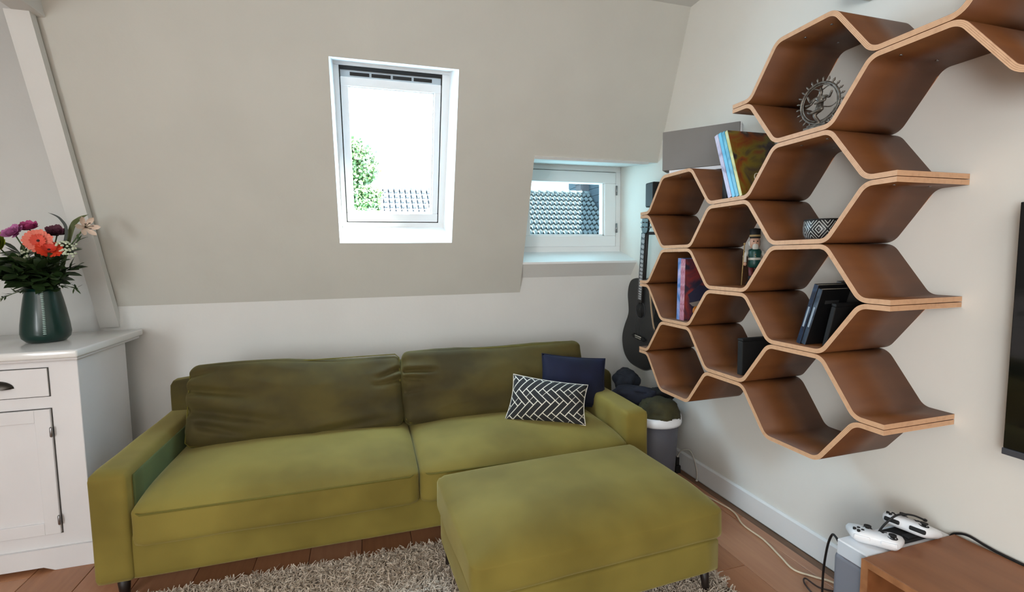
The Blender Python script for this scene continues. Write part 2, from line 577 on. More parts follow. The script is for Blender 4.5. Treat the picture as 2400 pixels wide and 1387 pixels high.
CREASES = {0: [((-.50, .075), (-.20, .02), .016, .020), ((-.50, -.02), (-.05, -.13), .017, .024), ((-.44, -.10), (-.22, -.17), .012, .018), ((.50, .10), (.38, .055), .013, .015),
               ((.50, .045), (.36, .02), .012, .014), ((.10, -.19), (.46, -.15), .012, .02), ((-.52, .14), (-.36, .17), .010, .016)],
           1: [((-.53, .085), (-.36, .075), .016, .014), ((-.53, .045), (-.42, .03), .012, .012), ((-.53, -.03), (-.44, -.02), .010, .012), ((.1, -.19), (.3, -.16), .010, .02)]}
def crease(p, k):
    d = 0
    if p.y < 0:
        for (ax, az), (bx, bz), A, w_ in CREASES[k]:
            ab = Vector((bx-ax, bz-az)); ap = Vector((p.x-ax, p.z-az))
            t = max(0, min(1, ap.dot(ab)/ab.length_squared))
            q = (ap-ab*t).length
            s = A*(1-t)**.6
            d += s*(math.exp(-((q/w_)**2))-.55*math.exp(-((q/(w_*2.6))**2)))
    return d

# ------------------------------------------------------------------ sofa
def sofa():
    S = thing('sofa', (.17, 2.6, 0), 'long olive green velvet sofa along the knee wall', 'sofa', world=True)
    X0, X1, Y0, Y1 = -1.045, 1.382, 2.132, 3.07
    soft_box('base', (X1-X0-.03, Y1-Y0-.03, .19), .02, VELVET, S, 10, wr=.002, xf=T(((X0+X1)/2, (Y0+Y1)/2-.005, .195)))
    for xa, sd in ((X0, 1), (X1-.138, 2)):
        soft_box('arm', (.138, Y1-Y0, .445), .024, VELVET if sd == 2 else VELVET, S, 12, (.006, .003, .006), .003, 5, sd,
                 xf=T((xa+.069, (Y0+Y1)/2, .1+.2225)))
    # inner faces of the arms, nap brushed the other way
    soft_box('arm_pad', (.012, .66, .23), .006, VELVETG, S, 6, xf=T((X0+.138+.003, 2.50, .405)))
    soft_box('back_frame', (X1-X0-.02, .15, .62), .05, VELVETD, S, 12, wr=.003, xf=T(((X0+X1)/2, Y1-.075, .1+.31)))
    for k, (a, b) in enumerate(((-.902, .192), (.196, 1.243))):
        def shape(p, a=a, b=b):
            f = max(0, min(1, (-.1-p.y)/.25))      # front edge a little lower and rounder
            p.z -= .034*f*f*max(0, p.z/.1)
            return p
        c = soft_box('seat_cushion', (b-a, .71, .19), .034, VELVET, S, 18, (.0, .012, .03), .004, 5, k+3, xf=T(((a+b)/2, 2.447, .340)), shape=shape)
        w2, d2 = (b-a)/2-.012, .34
        loop = [(-w2, -d2+.03), (-w2+.03, -d2), (w2-.03, -d2), (w2, -d2+.03), (w2, d2-.03), (w2-.03, d2), (-w2+.03, d2), (-w2, d2-.03)]
        tube('piping', [((a+b)/2+u, 2.447+v-.022, .388 if v < 0 else .42) for u, v in loop], .0035, PIPING, c, 6, True)
    for k, (a, b, zt) in enumerate(((-.872, .164, .80), (.170, 1.262, .815))):
        h = .40
        def shape(p, k=k):
            # slouch: top edge sags towards the outer end, lower edge pulled forward
            u = p.z/.2
            p.y += .02*math.sin(p.x*5+k)*max(0, u)
            if k == 0:
                p.z += (.012*math.cos((p.x+.5)*3.0)-.006)*max(0, u)
            p.y += crease(p, k)*3.2
            return p
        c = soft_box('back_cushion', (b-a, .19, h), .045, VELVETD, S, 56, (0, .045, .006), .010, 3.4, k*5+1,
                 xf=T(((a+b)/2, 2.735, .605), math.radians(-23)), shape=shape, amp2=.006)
        w2, d2 = (b-a)/2-.008, h/2-.008
        mm = T(((a+b)/2, 2.735, .605), math.radians(-23))
        tube('piping', [mm @ Vector((u, -.074, v)) for u, v in ((-w2+.02, d2), (w2-.02, d2), (w2, d2-.02), (w2, -d2+.02), (w2-.02, -d2), (-w2+.02, -d2), (-w2, -d2+.02), (-w2, d2-.02))], .003, PIPING, c, 6, True)
    for xx in (X0+.07, X1-.07):
        for yy in (Y0+.07, Y1-.08):
            lathe('leg', [(.016, 0), (.024, .105)], LEG, S, 12, loc=(xx, yy, 0))
sofa()

# ------------------------------------------------------------------ ottoman
def ottoman():
    O = thing('ottoman', (.768, 1.742, 0), 'wide olive velvet ottoman standing on the shaggy rug', 'ottoman', (0, 0, math.radians(2.6)))
    Wd, D = 1.0, .62
    soft_box('base', (Wd-.02, D-.02, .135), .016, VELVET, O, 10, wr=.002, xf=T((0, 0, .188)))
    def shape(p):
        r = max(abs(p.x)/(Wd/2), abs(p.y)/(D/2))
        if p.z > 0:
            k = max(0, r-.62)/.38
            q = p.z/.085
            p.z -= .022*k*k*q
            if p.y < 0:
                p.z -= .055*max(0, -p.y/(D/2)-.30)**1.5*q
        return p
    c = soft_box('cushion', (Wd, D, .172), .028, VELVET, O, 22, (.006, .006, .022), .004, 5, 9, xf=T((0, 0, .340)), shape=shape)
    w2, d2 = Wd/2-.004, D/2-.004
    pts = [(-w2+.03, -d2), (w2-.03, -d2), (w2, -d2+.03), (w2, d2-.03), (w2-.03, d2), (-w2+.03, d2), (-w2, d2-.03), (-w2, -d2+.03)]
    tube('piping', [(u, v, .352 if v < 0 else .378) for u, v in pts], .0032, PIPING, c, 6, True)
    for sx_ in (-1, 1):
        for sy_ in (-1, 1):
            V, F = tube_vf([(sx_*(Wd/2-.035), sy_*(D/2-.05), 0.0), (sx_*(Wd/2-.045), sy_*(D/2-.06), .125)], [.011, .020], 10)
            mesh('leg', V, F, LEG, O, True)
ottoman()

# ------------------------------------------------------------------ scatter cushions
def pillow(name, BL, BR, TR, TL, thick, m, label, corner=.06):
    BL, BR, TR, TL = (Vector(p) for p in (BL, BR, TR, TL))
    c = (BL+BR+TR+TL)/4
    n = (BR-BL).cross(TL-BL).normalized()        # towards the viewer
    if n.y > 0:
        n = -n
    o = thing(name, (c.x, c.y, min(BL.z, BR.z)), label, 'cushion', world=True)
    N = 22
    V, F, UV = [], [], []
    for s in (1, -1):
        for j in range(N+1):
            for i in range(N+1):
                u, v = i/N, j/N
                uu, vv = 2*u-1, 2*v-1
                # concave edges between pointed corners
                pu = uu*(1-corner*(1-vv*vv)*abs(uu)) if True else uu
                pv = vv*(1-corner*(1-uu*uu)*abs(vv))
                a, b = (pu+1)/2, (pv+1)/2
                p = BL*(1-a)*(1-b)+BR*a*(1-b)+TR*a*b+TL*(1-a)*b
                h = ((1-uu**2)*(1-vv**2))**.5*thick
                h += .006*noise.noise(Vector((u*4, v*4, s+c.x*9)))*(1-uu**6)*(1-vv**6)
                V.append(p+n*(s*h))
                UV.append((u, v))
    R = N+1
    for s in range(2):
        b = s*R*R
        for j in range(N):
            for i in range(N):
                F.append((b+j*R+i, b+j*R+i+1, b+(j+1)*R+i+1, b+(j+1)*R+i))
    me = bpy.data.meshes.new('cover')
    me.from_pydata([tuple(v) for v in V], [], F)
    uvl = me.uv_layers.new(name='UVMap')
    asp = (BR-BL).length/(TL-BL).length
    for lp in me.loops:
        u, v = UV[lp.vertex_index]
        uvl.data[lp.index].uv = (u*asp, v)
    me.materials.append(m)
    bm = bmesh.new(); bm.from_mesh(me)
    bmesh.ops.remove_doubles(bm, verts=bm.verts, dist=1e-5)
    bmesh.ops.recalc_face_normals(bm, faces=bm.faces)
    bm.to_mesh(me); bm.free()
    me.polygons.foreach_set('use_smooth', [True]*len(me.polygons))
    link(bpy.data.objects.new('cover', me), o)
    seam = []
    for j in range(4):
        A, B = ((BL, BR), (BR, TR), (TR, TL), (TL, BL))[j]
        mid = (A+B)/2
        for k in range(10):
            t = k/10
            e = 1-(2*t-1)**2
            seam.append(A.lerp(B, t)+(c-mid)*corner*e)
    tube('seam', seam, .0028, m, o, 6, True)
    return o

def herringbone():
    m = bpy.data.materials.new('herringbone_print')
    m.use_nodes = True
    t = NT(m)
    b = m.node_tree.nodes['Principled BSDF']
    b.inputs['Roughness'].default_value = .9
    tc = t.n('ShaderNodeTexCoord')
    mp = t.n('ShaderNodeMapping')
    mp.inputs['Rotation'].default_value = (0, 0, math.radians(38))
    mp.inputs['Scale'].default_value = (7.6, 7.6, 1)
    t.l(tc.outputs['UV'], mp.inputs[0])
    s = t.n('ShaderNodeSeparateXYZ')
    t.l(mp.outputs[0], s.inputs[0])
    u, v = s.outputs[0], s.outputs[1]
    n = 3
    i, j = t.math('FLOOR', u), t.math('FLOOR', v)
    fu, fv = t.math('FRACT', u), t.math('FRACT', v)
    d = t.math('FLOORED_MODULO', t.math('SUBTRACT', i, j), 2*n)
    hor = t.math('LESS_THAN', d, n-.5)
    def edge(along, across, nn):
        e = t.math('MINIMUM', across, t.math('SUBTRACT', 1, across))
        return t.math('MINIMUM', e, t.math('MINIMUM', along, t.math('SUBTRACT', nn, along)))
    eh = edge(t.math('ADD', d, fu), fv, n)
    ev = edge(t.math('ADD', t.math('SUBTRACT', 2*n-1, d), fv), fu, n)
    mixv = t.math('ADD', t.math('MULTIPLY', eh, hor), t.math('MULTIPLY', ev, t.math('SUBTRACT', 1, hor)))
    # some bars are cut into squares
    sq = t.math('MULTIPLY', hor, t.math('LESS_THAN', t.math('FLOORED_MODULO', t.math('ADD', i, t.math('MULTIPLY', j, 2)), 5), .5))
    e2 = t.math('MINIMUM', fu, t.math('SUBTRACT', 1, fu))
    e3 = t.math('ADD', t.math('MULTIPLY', e2, sq), t.math('SUBTRACT', 1, sq))
    line = t.math('LESS_THAN', t.math('MINIMUM', mixv, e3), .075)
    nz = t.n('ShaderNodeTexNoise')
    nz.inputs['Scale'].default_value = 90
    t.l(tc.outputs['UV'], nz.inputs['Vector'])
    cr = t.n('ShaderNodeValToRGB')
    cr.color_ramp.elements[0].color = lin((14, 14, 16)); cr.color_ramp.elements[0].position = .35
    cr.color_ramp.elements[1].color = lin((58, 58, 60)); cr.color_ramp.elements[1].position = .7
    t.l(nz.outputs['Fac'], cr.inputs[0])
    mx = t.n('ShaderNodeMix', data_type='RGBA')
    t.l(line, mx.inputs['Factor'])
    t.l(cr.outputs[0], mx.inputs['A'])
    mx.inputs['B'].default_value = lin((226, 222, 210))
    t.l(mx.outputs['Result'], b.inputs['Base Color'])
    return m
HERR = herringbone()
# corners: unprojected at the depths where the cushions rest on the seat
pillow('scatter_cushion', (.694, 2.470, .455), (1.082, 2.262, .452), (1.155, 2.385, .632), (.768, 2.535, .692), .09, HERR,
       'small black cushion with white herringbone line print', .075)
pillow('scatter_cushion', (.93, 2.56, .47), (1.325, 2.49, .455), (1.375, 2.60, .722), (.978, 2.64, .775), .06, NAVY,
       'plain navy blue cushion behind the patterned cushion', .06)
# ------------------------------------------------------------------ honeycomb shelf
XF = 1.546
HY0, HA, HB, HZ0, HDZ, HT = 2.2817, .2384, .1318, .5901, .1978, .0094
TH = .0165
def hy(c, side):
    return HY0-(c-1)*(HA+HB)-side*HA
def hz(lv, s):
    return HZ0+HDZ*lv+s*HT

def round_path(P, R, n=6):
    P = [Vector((p[0], p[1])) for p in P]
    out = [P[0]]
    for i in range(1, len(P)-1):
        a, b, c = P[i-1], P[i], P[i+1]
        d1, d2 = (a-b).normalized(), (c-b).normalized()
        ang = d1.angle(d2)
        t = min(R/math.tan(ang/2), .45*min((a-b).length, (c-b).length))
        r = t*math.tan(ang/2)
        cen = b+(d1+d2).normalized()*(r/math.sin(ang/2))
        s, e = b+d1*t, b+d2*t
        v0, v1 = s-cen, e-cen
        tot = v0.angle_signed(v1)
        for k in range(n+1):
            th = -tot*k/n
            out.append(cen+Vector((v0.x*math.cos(th)-v0.y*math.sin(th), v0.x*math.sin(th)+v0.y*math.cos(th))))
    out.append(P[-1])
    return out

def wave_panel(parent, P):
    path = round_path(P, .052)
    N = len(path)
    bm = bmesh.new()
    uvl = bm.loops.layers.uv.new('UVMap')
    ring = []
    for i, p in enumerate(path):
        d = (path[min(i+1, N-1)]-path[max(i-1, 0)]).normalized()
        nn = Vector((-d.y, d.x))
        A, B = p+nn*TH/2, p-nn*TH/2
        ring.append([bm.verts.new((xx, q.x, q.y)) for q in (A, B) for xx in (XF, XW-.0015)])   # Af Ab Bf Bb
    L = 0
    def face(vs, mi, uvs=None):
        f = bm.faces.new(vs)
        f.material_index = mi
        if uvs:
            for lp, uv in zip(f.loops, uvs):
                lp[uvl].uv = uv
        f.smooth = mi == 0
    for i in range(N-1):
        a, b = ring[i], ring[i+1]
        L2 = L+(path[i+1]-path[i]).length
        face((a[0], a[1], b[1], b[0]), 0)
        face((a[2], b[2], b[3], a[3]), 0)
        face((a[0], b[0], b[2], a[2]), 1, ((L, 1), (L2, 1), (L2, 0), (L, 0)))
        face((a[1], a[3], b[3], b[1]), 1, ((L, 1), (L, 0), (L2, 0), (L2, 1)))
        L = L2
    for r in (ring[0], ring[-1]):
        face((r[0], r[2], r[3], r[1]), 1, ((0, 1), (0, 0), (.3, 0), (.3, 1)))
    me = bpy.data.meshes.new('wave_panel')
    bmesh.ops.recalc_face_normals(bm, faces=bm.faces)
    bm.to_mesh(me); bm.free()
    me.materials.append(VENEER); me.materials.append(PLY)
    return link(bpy.data.objects.new('wave_panel', me), parent)

SHELF = thing('honeycomb_shelf', (XW, 1.8, HZ0), 'brown bent plywood wall shelf with large honeycomb cells', 'shelf', world=True)
def strip_points(cols, tip_l, end_r):
    P = []
    for k, (c, lv, s) in enumerate(cols):
        y_l, y_r = hy(c, 0), hy(c, 1)
        if k == 0:
            y_l = tip_l
        if k == len(cols)-1:
            y_r = end_r
        P += [(y_l, hz(lv, s)), (y_r, hz(lv, s))]
    return P
TIP, END = 2.497, 1.074
strips = [
    ([(2, 7, 1), (3, 8, -1), (4, 7, 1), (5, 8, -1)], 1.771, .60),
    ([(2, 7, -1), (3, 6, 1), (4, 7, -1), (5, 6, 1)], 1.771, .60),
    ([(0, 5, 1), (1, 6, -1), (2, 5, 1), (3, 6, -1), (4, 5, 1)], TIP, END),
    ([(0, 5, -1), (1, 4, 1), (2, 5, -1), (3, 4, 1), (4, 5, -1)], TIP, END),
    ([(0, 3, 1), (1, 4, -1), (2, 3, 1), (3, 4, -1), (4, 3, 1)], TIP, END),
    ([(0, 3, -1), (1, 2, 1), (2, 3, -1), (3, 2, 1), (4, 3, -1)], TIP, END),
    ([(0, 1, 1), (1, 2, -1), (2, 1, 1), (3, 2, -1), (4, 1, 1)], TIP, END),
    ([(0, 1, -1), (1, 0, 1), (2, 1, -1), (3, 0, 1), (4, 1, -1)], TIP, END),
]
scr_me = None
for cols, tl, er in strips:
    o = wave_panel(SHELF, strip_points(cols, tl, er))
    for (c, lv, s) in cols:
        if s < 0 and 1 <= c <= 4 and not (tl < 2 and c == 2):
            for fy in ((.3, .75) if c < 4 else (.2,)):
                for xx in (XF+.06, XF+.22):
                    y = hy(c, 0)-HA*fy
                    z = hz(lv, s)-TH/2
                    if scr_me is None:
                        s0 = lathe('screw', [(.0045, -.0022), (.0045, 0.001)], STEEL, o, 10)
                        scr_me = s0.data
                    else:
                        s0 = link(bpy.data.objects.new('screw', scr_me), o)
                    s0.location = (xx, y, z)

def flat_top(c, lv):
    """z of the upper face of the flat carrying things in column c at level lv"""
    return HZ0+HDZ*lv+HT+TH/2

# ------------------------------------------------------------------ books
def cover_mat(name, cols, scale=7, detail=3, rough=.35):
    m = bpy.data.materials.new(name)
    m.use_nodes = True
    t = NT(m)
    b = m.node_tree.nodes['Principled BSDF']
    b.inputs['Roughness'].default_value = rough
    tc = t.n('ShaderNodeTexCoord')
    nz = t.n('ShaderNodeTexNoise')
    nz.inputs['Scale'].default_value = scale
    nz.inputs['Detail'].default_value = detail
    nz.inputs['Distortion'].default_value = .8
    t.l(tc.outputs['Object'], nz.inputs['Vector'])
    cr = t.n('ShaderNodeValToRGB')
    el = cr.color_ramp.elements
    el[0].position, el[1].position = .3, .72
    el[0].color, el[1].color = lin(cols[0]), lin(cols[-1])
    for k, c in enumerate(cols[1:-1]):
        e = el.new(.3+.42*(k+1)/(len(cols)-1))
        e.color = lin(c)
    t.l(nz.outputs['Fac'], cr.inputs[0])
    t.l(cr.outputs[0], b.inputs['Base Color'])
    return m
PAPER = mat('paper', (214, 206, 190), .8)

def book(label, loc, th, dep, h, cover, spine=None, tilt=0, yaw=0, group=None, name='book', extra=None, cat='book'):
    """spine faces the room (-x); thickness along y; loc = corner at the spine's foot, on the side next to the camera"""
    B = thing(name, loc, label, cat, (tilt, 0, yaw), group)
    c = .0022
    box('back_cover', 0, dep, th-c, th, 0, h, cover, B, .0006, 1)
    box('front_cover', 0, dep, 0, c, 0, h, cover, B, .0006, 1)
    box('spine', -c, .0, 0, th, 0, h, spine or cover, B, .0008, 1)
    box('pages', .001, dep-.004, c, th-c, .003, h-.003, PAPER, B)
    return B

zt = flat_top(2, 5)
G1 = 'picture books in the upper cell'
CYAN = cover_mat('cyan_spine', [(70, 160, 200), (84, 178, 214), (104, 196, 226)], 12)
TEAL = cover_mat('teal_spine', [(56, 134, 160), (72, 156, 184), (110, 188, 204)], 14)
LILAC = cover_mat('lilac_spine', [(140, 130, 156), (186, 180, 204), (208, 204, 220)], 12)
PAINTED = cover_mat('painted_cover', [(38, 30, 30), (70, 56, 50), (120, 104, 36), (126, 62, 24), (56, 46, 44), (150, 140, 120)], 8, 4)
YELLOW = cover_mat('yellow_green_spine', [(150, 156, 80), (190, 186, 96), (200, 208, 170)], 12)
tl = math.radians(-18.5)
# foot positions step towards the corner of the cell; all lean the same way
for k, (lab, th, h, cv, spn, dy) in enumerate((
        ('large picture book with painted yellow and brown cover and yellow green spine', .016, .315, PAINTED, YELLOW, 0),
        ('leaning teal blue picture book beside the painted cover', .018, .315, TEAL, TEAL, .0185),
        ('leaning bright cyan picture book between teal and lilac spines', .018, .315, CYAN, CYAN, .039),
        ('leaning lilac spined picture book, outermost of the upper cell books', .022, .31, LILAC, LILAC, .0600))):
    b = book(lab, (XF+.022, 1.724+dy*1.055, zt+.0008+th*math.sin(math.radians(18.5))), th, .25, h, cv, spn, tl*-1, 0, G1)
    b.rotation_euler = (math.radians(-18.5), 0, 0)
    if k == 0:
        V, F = tube_vf([(.105+.018*math.cos(a), -.0008, .085+.022*math.sin(a)) for a in [math.radians(50+26*q) for q in range(11)]], .0022, 5)
        mesh('cover_letter', V, F, PAPER, b, True)

# books in the lower far cell
z2 = flat_top(1, 2)
G2 = 'comic books in the far cell'
BLUESP = cover_mat('blue_lilac_spine', [(60, 110, 170), (90, 130, 190), (170, 168, 210), (200, 196, 220)], 14)
PINKSP = cover_mat('pink_spine', [(150, 80, 96), (190, 130, 150), (206, 170, 176)], 30)
ROSESP = cover_mat('rose_cover_art', [(60, 48, 56), (52, 50, 68), (150, 60, 56), (90, 82, 86)], 9)
DARKB = mat('dark_blue_cover', (14, 16, 30), .4)
for lab, th, h, cv, spn, y in (
        ('comic book with dark picture cover and orange dot, pink rose spine', .018, .322, ROSESP, PINKSP, 2.128),
        ('thin pink spined comic book beside the dark picture cover', .014, .322, PINKSP, PINKSP, 2.148),
        ('comic book with blue and lilac spine in the far cell', .024, .326, BLUESP, BLUESP, 2.164),
        ('dark navy book at the end of the comic row', .022, .25, DARKB, DARKB, 2.190)):
    b = book(lab, (XF+.035 if 'navy' not in lab else XF+.06, y, z2+.0005), th, .22, h, cv, spn, math.radians(1.2), 0, G2)
    if 'orange' in lab:
        lathe('cover_dot', [(.024, 0), (.024, .001)], mat('orange_print', (196, 120, 30), .5), b, 20).matrix_basis = Matrix.Translation((.075, -.0004, .05)) @ Matrix.Rotation(PI/2, 4, 'X')
        prism('cover_shape', [(.02, .135), (.09, .185), (.16, .17), (.17, .11), (.04, .095)], 'y', -.0012, 0, mat('slate_print', (52, 52, 74), .5), b)
        prism('cover_shape', [(.03, .092), (.12, .105), (.115, .06), (.05, .075)], 'y', -.0012, 0, mat('stone_print', (150, 140, 132), .5), b)

# slanted books in the middle near cell
z3 = flat_top(3, 2)
DB1 = cover_mat('midnight_blue_case', [(16, 26, 46), (26, 42, 66), (60, 84, 110)], 26)
DB2 = cover_mat('slate_blue_case', [(30, 40, 54), (52, 66, 82), (90, 104, 118)], 22)
GR = mat('grey_case', (92, 90, 88), .5)
SPN = mat('spine_print', (150, 164, 176), .5)
G3 = 'slim cases in the cell below the bowl'
y = 1.395
for lab, th, h, cv, dep, xo in (('slate blue slim case with black face leaning in the cell', .017, .222, DB2, .135, .03),
                           ('midnight blue slim case leaning against the slate blue case', .017, .238, DB1, .14, .028)):
    b = book(lab, (XF+xo, y, z3+.0005), th, dep, h, mat('case_black', (12, 12, 13), .5), cv, math.radians(17), 0, G3)
    box('spine_title', -.0032, -.0020, .005, .0115, .07 if th < 2 else 0, .15, SPN, b)
    if 'slate' in lab:
        box('cover_logo', .03, .095, -.0008, .0002, .165, .178, mat('logo_grey', (52, 52, 52), .5), b)
    y += .0205
b = book('grey slim case standing behind the blue cases', (XF+.17, 1.425, z3+.0005), .02, .135, .240, GR, GR, math.radians(13), 0, G3)
# black slanted panel boxes
def dark_box(label, loc, sx_, sy_, sz_, tilt=0, yaw=0, bev=.003):
    B = thing('black_box', loc, label, 'box', (tilt, 0, yaw))
    box('case', 0, sx_, 0, sy_, 0, sz_-.012, BLACK, B, bev)
    box('lid', -.001, sx_+.001, -.001, sy_+.001, sz_-.0115, sz_, BLACK, B, bev)
    return B
dark_box('black box behind the slim blue cases in the middle cell', (XF+.055, 1.330, z3+.0005), .255, .018, .165, math.radians(12), 0)
dark_box('black box standing open faced in the lower middle cell', (XF+.045, 1.725, flat_top(2, 1)+.0005), .20, .03, .165, 0, 0)
dark_box('black box wedged behind the leaning picture books', (XF+.066, 1.872, zt+.0005), .19, .030, .14, 0, 0)
B = thing('wall_speaker', (1.80, 2.80, 1.665), 'small black box speaker on the wall above the guitar', 'speaker')
box('cabinet', 0, XW-1.80-.0005, -.045, .045, 0, .158, BLACK, B, .004)
box('grille', -.004, 0, -.040, .040, .006, .152, DARKGREY, B)

# grey rectangular box on the far end of the shelf top
def grey_box():
    z0 = hz(6, -1)+TH/2+.0005
    u = Vector((.243, -.28, 0)).normalized()
    ang = math.atan2(u.y, u.x)
    B = thing('grey_box', (1.525, 2.255, z0), 'grey rectangular box lying across the far top of the honeycomb shelf', 'box', (0, 0, ang))
    box('foot_board', .035, .30, .006, .06, 0, .017, WHITEP, B)
    box('shell', 0, .375, 0, .088, .0175, .218, GREYBOX, B, .003)
    box('lit_end_face', .3755, .379, .002, .086, .02, .216, WHITEP, B)  # whitened end of the box, light falling on it painted in
grey_box()
# ------------------------------------------------------------------ patterned bowl
def bowl():
    z = flat_top(3, 4)+.0005
    B = thing('bowl', (1.632, 1.392, z), 'black round bowl painted with white concentric diamonds', 'bowl')
    m = bpy.data.materials.new('diamond_print')
    m.use_nodes = True
    t = NT(m)
    b = m.node_tree.nodes['Principled BSDF']
    b.inputs['Roughness'].default_value = .4
    tc = t.n('ShaderNodeTexCoord')
    s = t.n('ShaderNodeSeparateXYZ')
    t.l(tc.outputs['Object'], s.inputs[0])
    ang = t.math('ARCTAN2', s.outputs[1], s.outputs[0])
    u = t.math('MULTIPLY', t.math('ADD', ang, .35), 7/(2*PI))
    fu = t.math('ABSOLUTE', t.math('SUBTRACT', t.math('FRACT', u), .5))
    v = t.math('ABSOLUTE', t.math('SUBTRACT', t.math('MULTIPLY', s.outputs[2], 1/.072), .5))
    d = t.math('ADD', fu, v)
    ring = t.math('LESS_THAN', t.math('FRACT', t.math('ADD', t.math('MULTIPLY', d, 5.2), .1)), .3)
    mx = t.n('ShaderNodeMix', data_type='RGBA')
    t.l(ring, mx.inputs['Factor'])
    mx.inputs['A'].default_value = lin((20, 20, 20))
    mx.inputs['B'].default_value = lin((190, 192, 188))
    t.l(mx.outputs['Result'], b.inputs['Base Color'])
    lathe('body', [(.03, 0), (.052, .004), (.060, .02), (.062, .04), (.059, .068), (.056, .072), (.053, .068), (.055, .03), (.04, .01), (.0, .008)], m, B, 40)
    V, F = tube_vf([(.0575*math.cos(a), .0575*math.sin(a), .0715) for a in [2*PI*k/36 for k in range(36)]], .003, 6, closed=True)
    mesh('rim', V, F, BLACK, B, True)
bowl()

# ------------------------------------------------------------------ statuette
PEWTER = mat('dark_pewter', (128, 120, 110), .36, (70, 64, 58), 60, metal=.6)
def statue():
    z = flat_top(3, 6)+.0005
    S = thing('statuette', (1.582, 1.378, z), 'dark metal statuette of a dancing figure inside a flame ring', 'statue', (0, 0, math.radians(-82)))
    S.scale = (.93, .93, .93)
    box('plinth', -.045, .045, -.028, .028, 0, .009, PEWTER, S, .002)
    box('plinth_step', -.036, .036, -.022, .022, .009, .018, PEWTER, S, .002)
    R, cz = .074, .098
    V, F = tube_vf([(R*math.cos(a), 0, cz+R*1.02*math.sin(a)) for a in [2*PI*k/48 for k in range(48)]], .0045, 8, closed=True)
    ring = mesh('flame_ring', V, F, PEWTER, S, True)
    V, F = tube_vf([((R-.008)*math.cos(a), 0, cz+(R-.008)*1.02*math.sin(a)) for a in [2*PI*k/48 for k in range(48)]], .0022, 6, closed=True)
    mesh('inner_ring', V, F, PEWTER, S, True)
    fme = None
    for k in range(22):
        a = math.radians(-62+k*(304/21))
        if fme is None:
            f = lathe('flame', [(.0026, 0), (.0036, .004), (.0026, .008), (.0045, .012), (.0036, .016), (.0006, .022)], PEWTER, ring, 8)
            fme = f.data
        else:
            f = link(bpy.data.objects.new('flame', fme), ring)
        f.location = (R*math.cos(a), 0, cz+R*1.02*math.sin(a))
        f.rotation_euler = (0, PI/2-a, 0)
    # dancing figure: skin modifier over a skeleton
    J = {'pel': ((0, 0, .078), .0115), 'chest': ((.004, 0, .112), .0125), 'neck': ((.003, 0, .128), .005), 'head': ((.003, 0, .139), .0088), 'crown': ((.003, 0, .156), .004),
         'kn1': ((-.016, -.008, .052), .0075), 'ft1': ((.004, -.003, .022), .005), 'to1': ((-.008, -.012, .020), .004),
         'kn2': ((.022, -.016, .070), .0075), 'ft2': ((-.026, -.018, .062), .005), 'to2': ((-.036, -.019, .070), .0035),
         's1': ((-.016, 0, .122), .006), 'e1': ((-.036, -.003, .108), .0048), 'h1': ((-.046, -.006, .134), .0042),
         's2': ((.018, 0, .122), .006), 'e2': ((.038, -.003, .110), .0048), 'h2': ((.050, -.006, .132), .0042),
         'e3': ((-.030, -.01, .096), .0048), 'h3': ((-.050, -.012, .098), .004),
         'e4': ((.030, -.014, .100), .0048), 'h4': ((-.010, -.02, .094), .004)}
    E_ = [('pel', 'chest'), ('chest', 'neck'), ('neck', 'head'), ('head', 'crown'), ('pel', 'kn1'), ('kn1', 'ft1'), ('ft1', 'to1'), ('pel', 'kn2'), ('kn2', 'ft2'), ('ft2', 'to2'),
          ('chest', 's1'), ('s1', 'e1'), ('e1', 'h1'), ('chest', 's2'), ('s2', 'e2'), ('e2', 'h2'), ('s1', 'e3'), ('e3', 'h3'), ('s2', 'e4'), ('e4', 'h4')]
    skin_body('dancer', J, E_, 'pel', PEWTER, S)
    # flying hair and sash
    for pts in ([(.006, .004, .146), (.03, .004, .156), (.052, .002, .150)], [(-.002, .004, .146), (-.026, .004, .158), (-.05, .002, .148)], [(.01, .006, .084), (.04, .004, .076), (.066, .0, .086)]):
        tube('sash', crv(pts, 5), .0022, PEWTER, S, 6)

def skin_body(name, J, E_, root, m, parent):
    keys = list(J)
    me = bpy.data.meshes.new(name)
    me.from_pydata([J[k][0] for k in keys], [(keys.index(a), keys.index(b)) for a, b in E_], [])
    me.materials.append(m)
    o = bpy.data.objects.new(name, me)
    link(o, parent)
    sk = o.modifiers.new('skin', 'SKIN')
    for i, k in enumerate(keys):
        sv = me.skin_vertices[0].data[i]
        sv.radius = (J[k][1], J[k][1])
        sv.use_root = k == root
    sk.use_smooth_shade = True
    ss = o.modifiers.new('sub', 'SUBSURF')
    ss.levels = ss.render_levels = 2
    return o
statue()

